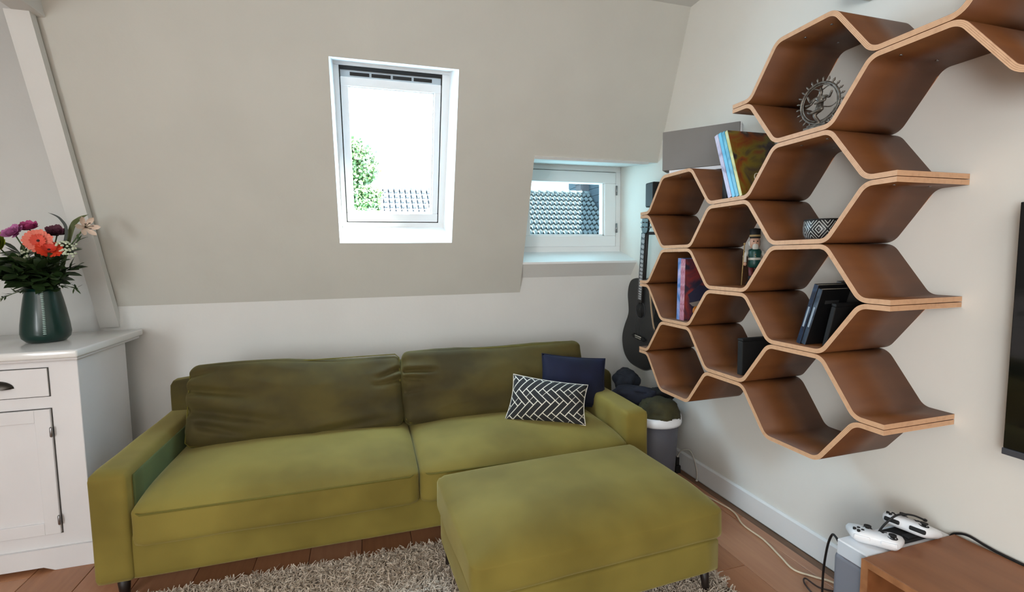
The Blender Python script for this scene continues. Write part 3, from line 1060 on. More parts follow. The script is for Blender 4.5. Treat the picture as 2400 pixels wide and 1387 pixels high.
# ------------------------------------------------------------------ nutcracker figurine
def nutcracker():
    z = flat_top(2, 3)+.0005
    N = thing('nutcracker_figurine', (1.735, 1.822, z), 'painted wooden nutcracker figurine with green coat, white beard and staff', 'figurine', (0, 0, math.radians(-35)))
    k = 1.12
    GREEN = mat('nutcracker_green', (20, 66, 58), .4)
    WHT = mat('nutcracker_white', (206, 200, 188), .7)
    SK = mat('nutcracker_skin', (196, 150, 124), .5)
    RED = mat('nutcracker_red', (96, 30, 30), .5)
    GOLD = mat('nutcracker_gold', (170, 140, 90), .4)
    lathe('stand', [(.034, 0), (.034, .012), (.030, .016)], BLACK, N, 20)
    for s in (-1, 1):
        lathe('leg', [(.010, .016), (.009, .05), (.012, .085)], RED, N, 12, loc=(s*.014, 0, 0))
        lathe('boot', [(.012, .016), (.012, .04), (.010, .044)], BLACK, N, 12, loc=(s*.014, -.002, 0))
    b = lathe('coat', [(.022, .082), (.030, .088), (.027, .11), (.025, .125), (.030, .155), (.024, .168), (.010, .172)], GREEN, N, 20)
    lathe('belt', [(.0262, .118), (.0275, .120), (.0275, .127), (.0262, .129)], WHT, b, 20)
    for q in range(3):
        ellip('button', (.0, -.0285+.0005*q, .134+.010*q), (.0025, .0018, .0025), GOLD, b, 8, 6)
    for s in (-1, 1):
        a = tube('arm', [(s*.030, 0, .158), (s*.042, -.004, .135), (s*.042, -.012, .108)], [.010, .009, .0075], WHT, N, 10)
        ellip('hand', (s*.042, -.013, .100), (.008, .008, .009), SK, a, 10, 8)
    h = lathe('head', [(.008, .170), (.019, .176), (.022, .19), (.022, .21), (.018, .222)], SK, N, 18)
    ellip('hair', (0, .008, .196), (.027, .018, .026), WHT, h, 14, 10)
    ellip('beard', (0, -.018, .178), (.014, .008, .018), WHT, h, 12, 8)
    for s in (-1, 1):
        ellip('eye', (s*.008, -.0215, .204), (.0028, .002, .003), BLACK, h, 8, 6)
    ellip('nose', (0, -.025, .196), (.0035, .005, .004), SK, h, 8, 6)
    hat = lathe('hat', [(.020, .218), (.024, .222), (.022, .228), (.024, .262), (.0, .266)], BLACK, N, 20)
    lathe('hat_band', [(.0232, .226), (.0242, .228), (.0242, .233), (.0232, .235)], GOLD, hat, 20)
    st = tube('staff', [(-.055, -.016, 0), (-.046, -.016, .19)], .0022, GOLD, N, 8)
    ellip('staff_knob', (-.0455, -.016, .193), (.005, .005, .005), GOLD, st, 10, 8)
nutcracker()

# ------------------------------------------------------------------ guitar on the wall
def guitar():
    G = thing('acoustic_guitar', (XW, 2.868, .58), 'black acoustic guitar hanging on the wall beside the honeycomb shelf', 'guitar', (math.radians(5), 0, 0))
    # local: x = out of the wall (negative), y, z up from the lower bout
    half = [(0, 0), (.10, .008), (.175, .05), (.212, .12), (.214, .19), (.190, .26), (.160, .32), (.150, .365), (.160, .42), (.172, .48), (.165, .54), (.135, .585), (.08, .605), (.03, .61)]
    out = [(y, z) for y, z in half] + [(-y, z) for y, z in half[::-1] if y > 0]
    poly = [(p.x, p.y) for p in crv([Vector((a, b, 0)) for a, b in out], 5, True)]
    XB0, XB1 = -.108, -.006
    prism('body', poly, 'x', XB0, XB1, GUITARB, G, .004, smooth=True)
    V, F = tube_vf([(XB0+.001, u, v) for u, v in poly], .0028, 6, closed=True)
    mesh('binding', V, F, mat('cream_binding', (70, 66, 60), .4), G, True)
    sh = lathe('soundhole', [(.052, 0), (.052, .0012)], BLACK, G, 32)
    sh.matrix_basis = Matrix.Translation((XB0-.0002, 0, .40)) @ Matrix.Rotation(-PI/2, 4, 'Y')
    V, F = tube_vf([(XB0-.001, .056*math.cos(a), .40+.056*math.sin(a)) for a in [2*PI*k/32 for k in range(32)]], .0025, 6, closed=True)
    mesh('rosette', V, F, DARKGREY, G, True)
    br = prism('bridge', [(-.085, .21), (-.06, .196), (-.03, .2), (0, .192), (.03, .2), (.06, .196), (.085, .21), (.06, .226), (.03, .222), (0, .228), (-.03, .222), (-.06, .226)], 'x', XB0-.008, XB0, BLACK, G)
    box('saddle', XB0-.011, XB0-.008, -.038, .038, .216, .222, PAPER, br)
    for q in range(6):
        ellip('bridge_pin', (XB0-.009, -.03+.012*q, .206), (.003, .0032, .0032), PAPER, br, 8, 6)
    # neck, fretboard, frets and inlays
    box('neck', XB0-.002, XB0+.018, -.024, .024, .60, .918, GUITARB, G, .008, 3)
    V = []
    fb = mesh('fretboard', [(XB0-.012, -.027, .455), (XB0-.012, .027, .455), (XB0-.012, .022, .918), (XB0-.012, -.022, .918),
                            (XB0-.0005, -.027, .455), (XB0-.0005, .027, .455), (XB0-.0005, .022, .918), (XB0-.0005, -.022, .918)],
              [(0, 1, 2, 3), (4, 5, 6, 7), (0, 1, 5, 4), (1, 2, 6, 5), (2, 3, 7, 6), (3, 0, 4, 7)], mat('rosewood_dark', (30, 24, 22), .5), G)
    L = .69
    nut = .918
    for q in range(1, 19):
        zf = nut-L*(1-2**(-q/12))
        box('fret', XB0-.0135, XB0-.012, -.024, .024, zf-.001, zf+.001, STEEL, fb)
        zm = nut-L*(1-2**(-(q-.5)/12))
        hgt = L*(2**(-(q-1)/12)-2**(-q/12))*.30
        prism('inlay', [(-.018, zm-hgt*.8), (-.004, zm-hgt*1.3), (.018, zm-hgt*.5), (.018, zm+hgt*.9), (.003, zm+hgt*1.3), (-.017, zm+hgt)], 'x', XB0-.0128, XB0-.012, mat('pearl_inlay', (206, 206, 208), .3), fb)
    hd = prism('headstock', [(-.024, .918), (.024, .918), (.036, .94), (.034, 1.03), (.02, 1.046), (0, 1.04), (-.02, 1.046), (-.034, 1.03), (-.036, .94)], 'x', XB0-.006, XB0+.010, GUITARB, G)
    for s in (-1, 1):
        for q in range(3):
            tube('tuner_peg', [(XB0+.004, s*.034, .955+.03*q), (XB0+.004, s*.056, .955+.03*q)], [.003, .0075], STEEL, hd, 8)
            ellip('tuner_post', (XB0-.010, s*.02, .955+.03*q), (.006, .004, .004), STEEL, hd, 8, 6)
    for q in range(6):
        yy = -.0175+.007*q
        tube('string', [(XB0-.016, yy*1.5, .21), (XB0-.0155, yy, .918)], .0006, STEEL, G, 4)
    tube('strap', crv([(XB0+.03, -.06, .60), (XB0-.004, -.10, .57), (XB0-.012, -.14, .45), (XB0+.0, -.16, .33), (XB0+.03, -.18, .2)], 6), .006, mat('strap_tan', (176, 150, 122), .7), G, 6)
    box('wall_hanger', XB0+.012, -.0005, -.010, .010, .905, .925, DARKGREY, G, .003)
guitar()

# ------------------------------------------------------------------ laundry bin and clothes
def bin_():
    B = thing('laundry_bin', (1.58, 2.37, 0), 'grey plastic laundry bin with white rim beside the sofa arm', 'basket')
    GB = mat('bin_grey', (86, 86, 94), .55)
    prof = [(.100, 0), (.104, .004), (.128, .395), (.124, .395), (.101, .012), (.0, .012)]
    lathe('body', prof, GB, B, 36)
    lathe('rim', [(.1275, .388), (.142, .386), (.145, .398), (.143, .432), (.136, .436), (.124, .432), (.122, .40)], WHITEP, B, 36)
    # clothes: soft heaps lying in and over the bin
    def cloth(name, label, c, r, m, rot, seed, d=.32):
        C = thing(name, (c[0], c[1], c[2]-r[2]), label, 'clothing', group='clothes heaped in the laundry bin')
        bm = bmesh.new()
        bmesh.ops.create_icosphere(bm, subdivisions=4, radius=1)
        R = Matrix.Rotation(rot, 3, 'Z')
        for v in bm.verts:
            n1 = noise.noise(v.co*1.6+Vector((seed, 0, 0)))
            n2 = 1-abs(noise.noise(v.co*2.6+Vector((0, seed, 3))))*2
            f = 1+d*n1+.10*n2
            p = Vector((v.co.x*r[0], v.co.y*r[1], v.co.z*r[2]))*f
            v.co = R @ p + Vector((0, 0, r[2]))
        o = from_bm('fabric', bm, m, C, True)
        pts = []
        for k in range(14):
            a = 2*PI*k/14
            pts.append(R @ Vector((r[0]*.72*math.cos(a), r[1]*.72*math.sin(a), 0))+Vector((0, 0, r[2]*1.62+.008*math.sin(3*a))))
        tube('hem', pts, .004, m, o, 6, True)
    cloth('garment', 'crumpled olive green garment filling the laundry bin', (1.585, 2.345, .44), (.108, .112, .092), mat('olive_cotton', (62, 58, 30), .9, (50, 46, 24), 20), .3, 2, .12)
    cloth('garment', 'dark navy trousers hanging over the bin towards the sofa', (1.53, 2.52, .50), (.14, .07, .055), mat('navy_denim', (30, 34, 50), .9, (22, 25, 38), 25), -.5, 5)
    cloth('garment', 'dark blue jacket piled at the corner above the bin', (1.60, 2.74, .53), (.075, .075, .075), mat('blue_black_cotton', (26, 30, 40), .9), .9, 8)
    cloth('garment', 'white sock peeking out under the navy trousers', (1.50, 2.60, .48), (.05, .035, .032), mat('white_cotton', (214, 208, 196), .9), .2, 11)
    cloth('garment', 'black shirt between the trousers and the shelf wall', (1.67, 2.47, .485), (.08, .07, .06), mat('black_cotton', (20, 20, 22), .95), .1, 14)
bin_()
# low stool carrying the pile behind the bin
def storage():
    B = thing('storage_box', (1.60, 2.74, 0), 'grey storage box in the corner under the dark jacket', 'box')
    box('case', -.17, .20, -.22, .14, 0, .40, DARKGREY, B, .01)
    box('lid', -.175, .205, -.225, .145, .40, .43, DARKGREY, B, .006)
storage()
soft = thing('seat_pad', (1.50, 2.98, .0), 'olive cushion squeezed upright between sofa arm and corner', 'cushion')
soft_box('cover', (.20, .16, .56), .05, VELVETD, soft, 12, (.0, .01, 0), .006, 5, 4, xf=T((0, 0, .285)))
tube('piping', [(-.09, 0, .03), (-.09, 0, .53), (-.06, 0, .562), (.06, 0, .562), (.09, 0, .53), (.09, 0, .03)], .005, PIPING, soft, 6)
# ------------------------------------------------------------------ rug
def rug():
    R = thing('shaggy_rug', (.2, 1.2, 0), 'beige shaggy rug under the ottoman', 'rug')
    X0, X1, Y0, Y1 = -1.15, 1.15, -.9, .955
    box('backing', X0, X1, Y0, Y1, .0005, .010, mat('rug_backing', (120, 106, 92), .95), R)
    V, F = [], []
    rnd = random.Random(3)
    def strand(x, y, nseg=3):
        a = rnd.uniform(0, 2*PI)
        ln = rnd.uniform(.022, .042)
        wd = rnd.uniform(.0022, .0042)
        dx, dy = math.cos(a), math.sin(a)
        px, py = -dy*wd, dx*wd
        b = len(V)
        curl = rnd.uniform(.6, 1.5)
        for k in range(nseg+1):
            t = k/nseg
            ox = dx*ln*curl*t*t*.75
            h = .008+ln*.8*math.sin(min(1.35, t*1.35))*(1-.25*t*curl*.5)
            tw = 1-.5*t
            V.append((x+ox*1+px*tw, y+dy*ln*curl*t*t*.75+py*tw, h))
            V.append((x+ox-px*tw, y+dy*ln*curl*t*t*.75-py*tw, h+rnd.uniform(-.002, .002)))
        for k in range(nseg):
            F.append((b+2*k, b+2*k+1, b+2*k+3, b+2*k+2))
    n = 0
    while n < 62000:
        x, y = rnd.uniform(X0, X1), Y0+(Y1-Y0)*rnd.random()**.5
        wx, wy = x+.2, y+1.2
        if wy < 1.0 and rnd.random() < .7:
            n += 1
            continue
        strand(x, y); n += 1
    me = bpy.data.meshes.new('pile')
    me.from_pydata(V, [], F)
    me.materials.append(mat('rug_wool', (216, 202, 186), .95, (166, 148, 130), 40, lo=.35, hi=.7))
    o = link(bpy.data.objects.new('pile', me), R)
    o['kind'] = 'stuff'
rug()

# ------------------------------------------------------------------ white cabinet
def cabinet():
    C = thing('cabinet', (-1.75, 2.75, 0), 'white painted wooden cabinet with drawers and panel doors', 'cabinet', world=True)
    X0, X1, Y0, Y1 = -2.32, -1.222, 2.522, 2.962
    box('carcass', X0, X1, Y0+.002, Y1, .095, .940, CABW, C, .003)
    t = box('top', X0-.03, -1.192, 2.466, 3.10, .944, .979, CABTOP, C, .008, 3)
    box('top_moulding', X0-.012, -1.206, 2.494, 3.09, .930, .945, CABW, t, .005)
    # plinth with a cut-out foot
    prism('plinth', [(X0-.012, .10), (-1.212, .10), (-1.212, 0), (-1.36, 0), (-1.40, .018), (X0+.14, .018), (X0+.10, 0), (X0-.012, 0)], 'y', Y0-.012, Y0+.02, CABW, C)
    prism('plinth', [(Y0+.02, .10), (Y1, .10), (Y1, 0), (Y0+.02, 0)], 'x', -1.232, -1.212, CABW, C)
    box('foot', -1.232, -1.212, Y0+.021, Y0+.03, 0, .09, CABW, C)
    # two columns, each a drawer above a door
    mid = (X0+-1.222)/2
    for k, (a, b) in enumerate(((mid+.052, -1.328), (X0+.106, mid-.052))):
        gap = mat('shadow_gap', (70, 68, 66), .9)
        d = box('drawer', a, b, Y0-.006, Y0+.012, .7765, .898, CABW, C, .002)
        box('drawer_gap', a-.003, b+.003, Y0-.0008, Y0+.004, .7735, .901, gap, d)
        cx = (a+b)/2 if k else -1.505
        # cup pull
        V, F = [], []
        n, mm = 14, 8
        for i in range(n+1):
            th = PI*i/n
            for j in range(mm+1):
                ph = PI/2*j/mm
                V.append((cx+.062*math.cos(th)*math.cos(ph*.0)*(1-.12*(j/mm)), Y0-.008-.026*math.sin(ph)*math.sin(th)**.6, .820+.036*math.sin(th)*math.cos(ph)))
        for i in range(n):
            for j in range(mm):
                F.append((i*(mm+1)+j, i*(mm+1)+j+1, (i+1)*(mm+1)+j+1, (i+1)*(mm+1)+j))
        mesh('cup_handle', V, F, BRASSY, d, True)
        door = thing_part('door', C)
        box('gap', a-.003, b+.003, Y0-.0008, Y0+.004, .159, .7225, gap, door)
        box('rail', a+.056, b-.056, Y0-.011, Y0+.012, .664, .7195, CABW, door, .002)
        box('rail', a+.056, b-.056, Y0-.011, Y0+.012, .162, .215, CABW, door, .002)
        box('stile', a, a+.056, Y0-.011, Y0+.012, .162, .7195, CABW, door, .002)
        box('stile', b-.056, b, Y0-.011, Y0+.012, .162, .7195, CABW, door, .002)
        box('panel', a+.056, b-.056, Y0-.003, Y0-.001, .215, .664, CABW, door)
        for z in (.62, .225):
            hx = b+.001 if k == 0 else a-.001
            tube('hinge', [(hx, Y0-.015, z-.022), (hx, Y0-.015, z-.018), (hx, Y0-.015, z+.018), (hx, Y0-.015, z+.022)], [.0035, .006, .006, .0035], STEEL, door, 10)

def thing_part(name, parent):
    o = bpy.data.objects.new(name, None)
    o.empty_display_size = .02
    link(o, parent)
    return o
cabinet()

# ------------------------------------------------------------------ vase and bouquet
VX, VY, VZ = -1.452, 2.775, .9795
def vase():
    m = bpy.data.materials.new('dark_green_glass')
    m.use_nodes = True
    b = m.node_tree.nodes['Principled BSDF']
    b.inputs['Base Color'].default_value = lin((5, 46, 40))
    b.inputs['Roughness'].default_value = .28
    b.inputs['Coat Weight'].default_value = .12
    b.inputs['Transmission Weight'].default_value = .12
    B = thing('vase', (VX, VY, VZ), 'dark green glass vase with ribbed band holding flowers', 'vase')
    lathe('body', [(.055, 0), (.070, .004), (.086, .022), (.090, .045), (.087, .085), (.078, .15), (.070, .20), (.063, .235), (.062, .25), (.058, .25), (.060, .22), (.075, .13), (.083, .05), (.0, .012)], m, B, 48)
    # column of moulded notches facing the room
    g = mat('notch_green', (176, 204, 196), .3)
    for k in range(24):
        t = k/23
        z = .045+.19*t
        r = .0905-.0275*max(0, min(1, (z-.045)/.19))
        a = math.radians(-66)
        o = ellip('notch', (r*math.cos(a), r*math.sin(a), z), (.0075, .0045, .0026), g, B, 8, 6)
vase()

rb = random.Random(11)
MOUTH = Vector((VX, VY, VZ+.245))
STEM = mat('stem_green', (62, 84, 40), .6)
def stem_part(parent, base, head, r=.0028, m=None):
    mid = (base+head)/2+Vector((rb.uniform(-.01, .01), rb.uniform(-.01, .01), .012))
    return tube('stem', crv([base, mid, head], 5), r, m or STEM, parent, 7)

def frame(d):
    d = Vector(d).normalized()
    return d.to_track_quat('Z', 'Y').to_matrix().to_4x4()

def petals(parent, name, head, d, n, ln, wd, m, tilt, cup=.2, layers=1, jitter=.0, pointed=False):
    for ly in range(layers):
        for k in range(n):
            a = 2*PI*(k+.5*ly)/n+rb.uniform(-jitter, jitter)
            tl_ = tilt+ly*.28+rb.uniform(-jitter, jitter)
            l2 = ln*(1-.18*ly)*rb.uniform(.93, 1.05)
            V, F = [], []
            prof = ((0, .18), (.25, .62), (.55, 1), (.82, .82), (1, .06 if pointed else .32))
            for t, wq in prof:
                for s in (-1, 0, 1):
                    x = t*l2
                    z = cup*l2*t*t-(.06*l2*(1-s*s)) + .004
                    V.append((x, s*wd*wq, z))
            for i in range(len(prof)-1):
                for s in range(2):
                    F.append((i*3+s, i*3+s+1, (i+1)*3+s+1, (i+1)*3+s))
            mm = Matrix.Translation(head) @ frame(d) @ Matrix.Rotation(a, 4, 'Z') @ Matrix.Rotation(-tl_, 4, 'Y')
            V = [mm @ Vector(v) for v in V]
            mesh('petal', V, F, m, parent, True)

def flower(name, label, head, d, cat='flower', foot=None, stem_r=.0028):
    head = Vector(head)
    f = Vector(foot) if foot else MOUTH+Vector((rb.uniform(-.035, .035), rb.uniform(-.035, .035), -.03))
    T_ = thing(name, f, label, cat, world=True, group='cut flowers in the green vase')
    stem_part(T_, f, head, stem_r)
    return T_

def gerbera(label, head, d, c1, c2, R=.046):
    T_ = flower('gerbera', label, head, d)
    head = Vector(head)
    m = mat('gerbera_%d%d' % (c1[0], c1[1]), c1, .6)
    petals(T_, 'petal', head, d, 20, R, R*.24, m, .12, .10, 1, .04)
    petals(T_, 'petal', head+Vector(d).normalized()*.004, d, 14, R*.62, R*.13, mat('gerbera_inner_%d' % c2[0], c2, .6), .35, .1, 1, .05)
    mm = Matrix.Translation(head) @ frame(d)
    o = lathe('disc', [(.012, 0), (.012, .007), (.006, .010)], mat('gerbera_disc', (46, 14, 14), .8), T_, 14)
    o.matrix_basis = mm
    o.matrix_parent_inverse = Matrix.Translation(-Vector(T_['_w']))
toc = Vector((.45, -1, .12))
gerbera('salmon pink gerbera with dark centre facing the room', (-1.418, 2.715, 1.447), (.32, -1, .15), (236, 128, 108), (226, 88, 70), .054)
gerbera('bright red orange gerbera tilted below the salmon gerbera', (-1.378, 2.705, 1.402), (.45, -.75, .75), (224, 66, 34), (206, 50, 28), .050)
def carnation(label, head, d, cc, R=.034, name='carnation'):
    T_ = flower(name, label, head, d)
    m = mat('carnation_%d_%d' % (cc[0], cc[2]), cc, .7)
    petals(T_, 'petal', Vector(head), d, 10, R*1.3, R*.5, m, .15, .35, 4, .28)
carnation('pink magenta carnation at the top of the bouquet', (-1.475, 2.77, 1.500), (0, -.5, 1), (176, 62, 118), .034)
carnation('lilac pink carnation beside the magenta carnation', (-1.515, 2.74, 1.478), (-.3, -.9, .8), (188, 110, 164), .034)
carnation('dark plum carnation behind the gerberas', (-1.39, 2.80, 1.478), (.2, -.6, .8), (92, 44, 62), .036)
carnation('lime green chrysanthemum at the outer side of the bouquet', (-1.585, 2.75, 1.425), (-.3, -1, .4), (150, 166, 40), .050, 'chrysanthemum')
def lily(label, head, d):
    T_ = flower('lily', label, head, d)
    petals(T_, 'petal', Vector(head), d, 6, .062, .012, mat('lily_petal', (226, 204, 186), .6), .35, .35, 1, .06, True)
    for k in range(5):
        a = 2*PI*k/5
        q = Vector(head)+frame(d) @ Vector((.014*math.cos(a), .014*math.sin(a), .048))
        s_ = tube('stamen', [Vector(head), q], .0012, STEM, T_, 5)
        ellip('anther', q, (.006, .002, .002), mat('anther', (56, 30, 24), .8), s_, 8, 6)
lily('cream and blush lily leaning out towards the slope', (-1.262, 2.76, 1.512), (.75, -.8, .1))
def cluster(label, head, d, R, m, n=26, name='filler_flower'):
    T_ = flower(name, label, head, d)
    for k in range(n):
        a = rb.uniform(0, 2*PI); r = R*math.sqrt(rb.random())
        q = Vector(head)+frame(d) @ Vector((r*math.cos(a), r*math.sin(a), .012*(1-(r/R)**2)+rb.uniform(-.003, .003)))
        ellip('floret', q, (.0055, .0055, .005), m, T_, 7, 5)
CREAM = mat('cream_floret', (206, 214, 188), .8)
cluster('pale cream flat umbel beside the red gerbera', (-1.328, 2.735, 1.425), (.3, -.5, 1), .040, CREAM, 30)
cluster('small cream umbel low beside the pale umbel', (-1.315, 2.72, 1.390), (.5, -.6, .7), .030, CREAM, 22)
cluster('small cream blossom spray among the dark leaves', (-1.46, 2.69, 1.385), (-.1, -1, .5), .030, mat('ivory_floret', (180, 184, 160), .8), 18)
LEAFM = [mat('leaf_dark', (34, 52, 24), .5, (48, 70, 32), 20), mat('leaf_mid', (52, 78, 36), .5, (38, 60, 28), 20), mat('leaf_olive', (78, 88, 44), .55)]
def leafy(label, tip, m, ln=.055, wd=.016, n=12, droop=.0, name='foliage_sprig', needle=False, group='leaf sprigs in the bouquet'):
    tip = Vector(tip)
    f = MOUTH+Vector((rb.uniform(-.03, .03), rb.uniform(-.03, .03), -.03))
    T_ = thing(name, f, label, 'foliage', world=True, group=group)
    mid = (f+tip)/2+Vector((0, 0, .03))
    P = crv([f, mid, tip], 8)
    tube('stem', P, .0018, STEM, T_, 6)
    for k in range(n):
        t = .25+.75*k/(n-1)
        p = P[min(len(P)-1, int(t*(len(P)-1)))]
        ax = (P[-1]-P[0]).normalized()
        d = (ax*.5+Vector((rb.uniform(-1, 1), rb.uniform(-1, .4), rb.uniform(-.5, .8)))).normalized()
        l2 = ln*rb.uniform(.7, 1.15)
        side = d.cross(Vector((rb.uniform(-.3, .3), -.4, 1))).normalized()
        nn = side.cross(d)
        V, F = [], []
        for tt, wq in ((0, .15), (.3, .85), (.55, 1), (.8, .6), (1, .03)):
            for s in (-1, 0, 1):
                V.append(p+d*(l2*tt)+side*(s*wd*wq)+nn*(-.12*l2*tt*tt+.12*wd*wq*abs(s)))
        for i in range(4):
            for s in range(2):
                F.append((i*3+s, i*3+s+1, (i+1)*3+s+1, (i+1)*3+s))
        mesh('leaf', V, F, m, T_, True)
SLAB = ['below the lime chrysanthemum', 'drooping beside the lime chrysanthemum', 'low over the vase shoulder under the cream spray', 'beneath the cream blossom spray', 'in the middle of the bouquet front', 'just under the salmon gerbera', 'under the red orange gerbera', 'below the pale cream umbel', 'reaching out below the lily', 'low beside the vase rim towards the strut', 'low at the vase rim under the lime flower', 'behind the lilac carnation', 'behind the salmon gerbera', 'behind the dark plum carnation', 'between the cream spray and the salmon gerbera', 'at the vase mouth beside the long stem', 'hanging over the middle of the vase rim']
for k, tip in enumerate([(-1.60, 2.72, 1.36), (-1.62, 2.76, 1.30), (-1.56, 2.66, 1.30), (-1.50, 2.64, 1.36), (-1.46, 2.63, 1.30), (-1.42, 2.64, 1.34), (-1.38, 2.64, 1.32), (-1.33, 2.68, 1.36),
                         (-1.30, 2.72, 1.32), (-1.35, 2.70, 1.27), (-1.52, 2.70, 1.27), (-1.55, 2.82, 1.40), (-1.44, 2.84, 1.42), (-1.36, 2.80, 1.40), (-1.48, 2.70, 1.33), (-1.40, 2.68, 1.28), (-1.43, 2.66, 1.25)]):
    leafy('leafy green sprig '+SLAB[k], tip, LEAFM[k % 2], .072 if k % 3 else .058, .022, 24)
leafy('fine needled sprig drooping over the vase rim', (-1.585, 2.72, 1.185), LEAFM[0], .032, .0035, 26, name='needle_sprig')
leafy('needled sprig spreading low towards the strut', (-1.30, 2.74, 1.225), LEAFM[0], .040, .004, 26, name='needle_sprig')
leafy('feathery sprig standing behind the cream umbels', (-1.30, 2.80, 1.46), LEAFM[1], .040, .004, 40, name='needle_sprig')
def blade(label, pts, m, wd):
    f = Vector(pts[0])
    T_ = thing('long_leaf', f, label, 'foliage', world=True)
    P = crv(pts, 6)
    V, F = [], []
    for i, p in enumerate(P):
        t = i/(len(P)-1)
        wq = wd*max(.05, math.sin(PI*min(1, .12+t*.9)))
        d = (P[min(i+1, len(P)-1)]-P[max(0, i-1)]).normalized()
        s = d.cross(Vector((.2, -1, .2))).normalized()
        V += [p-s*wq, p+Vector((0, .002, 0)), p+s*wq]
    for i in range(len(P)-1):
        for s in range(2):
            F.append((i*3+s, i*3+s+1, (i+1)*3+s+1, (i+1)*3+s))
    mesh('blade', V, F, m, T_, True)
    tube('stem', [P[0]-Vector((0, 0, .03)), P[0], P[2]], .0016, STEM, T_, 5)
blade('dark pointed leaf curving above the bouquet', [(-1.40, 2.78, 1.30), (-1.335, 2.76, 1.48), (-1.35, 2.755, 1.55), (-1.392, 2.75, 1.578)], mat('leaf_grey', (58, 66, 62), .6), .006)
blade('olive pointed leaf rising behind the lily', [(-1.38, 2.79, 1.30), (-1.325, 2.78, 1.50), (-1.285, 2.765, 1.55), (-1.243, 2.76, 1.572)], LEAFM[2], .011)

# ------------------------------------------------------------------ television and stand
def tv():
    Tt = thing('television', (1.80, .35, .745), 'large black flat television on the shelf wall', 'television', world=True)
    box('housing', 1.812, XW-.001, -.50, .83, .80, 1.43, BLACK, Tt, .006)
    b = box('bezel', 1.797, 1.8115, -.58, .907, .765, 1.487, BLACKG, Tt, .002)
    box('screen', 1.7955, 1.797, -.572, .899, .775, 1.479, BLACKG, Tt)
    box('lower_trim', 1.795, 1.8115, -.58, .909, .745, .7645, DARKGREY, Tt, .002)
tv()
def stand():
    WOOD = mat('stand_oak_brown', (128, 78, 44), .42, (146, 92, 56), 6, (3, .5, 3), detail=5, lo=.3, hi=.7)
    EDGE = mat('stand_edge', (160, 108, 70), .5, (140, 92, 58), 30)
    S = thing('media_stand', (1.65, .4, 0), 'brown wooden media stand with open front below the television', 'stand', world=True)
    X0, X1, Y0, Y1 = 1.436, XW-.016, -.55, 1.044
    t = .021
    box('top_panel', X0+.003, X1, Y0, Y1, .405-t, .405, WOOD, S, .0015, 1)
    box('bottom_panel', X0+.003, X1, Y0+t, Y1-t, .07, .07+t, WOOD, S)
    box('side_panel', X0+.003, X1, Y1-t, Y1, 0.0, .405-t, WOOD, S)
    box('side_panel', X0+.003, X1, Y0, Y0+t, 0.0, .405-t, WOOD, S)
    box('divider', X0+.02, X1, .30, .32, .07+t, .405-t, WOOD, S)
    box('back_panel', X1-.008, X1-.001, Y0+t, Y1-t, .07, .405-t, WOOD, S)
    box('edge_band', X0, X0+.0028, Y0, Y1, .405-t, .405, EDGE, S)
    box('edge_band', X0, X0+.0028, Y1-t, Y1, 0, .405-t, EDGE, S)
    box('edge_band', X0, X0+.0028, Y0, Y0+t, 0, .405-t, EDGE, S)
stand()
# ------------------------------------------------------------------ console on a grey speaker, controllers, cables
def console():
    G = thing('subwoofer', (1.64, 1.16, 0), 'grey box subwoofer on the floor beside the media stand', 'speaker', world=True)
    box('cabinet', 1.478, XW-.02, 1.055, 1.172, .012, .345, GREYP, G, .018, 4)
    for yy in (1.075, 1.145):
        for xx in (1.51, 1.82):
            lathe('foot', [(.012, 0), (.012, .0125)], BLACK, G, 12, loc=(xx, yy, 0))
    C = thing('game_console', (1.66, 1.11, .345), 'white game console lying on the grey subwoofer', 'console', world=True)
    b = box('case', 1.474, XW-.022, 1.052, 1.155, .3455, .398, WHITEP, C, .004, 2)
    box('front_edge', 1.4725, 1.4745, 1.056, 1.150, .349, .394, mat('console_edge', (200, 206, 214), .4), b)
    lathe('vent_disc', [(.034, 0), (.034, .0008)], mat('vent_grey', (60, 60, 62), .6), b, 24, loc=(1.79, 1.094, .398))
console()
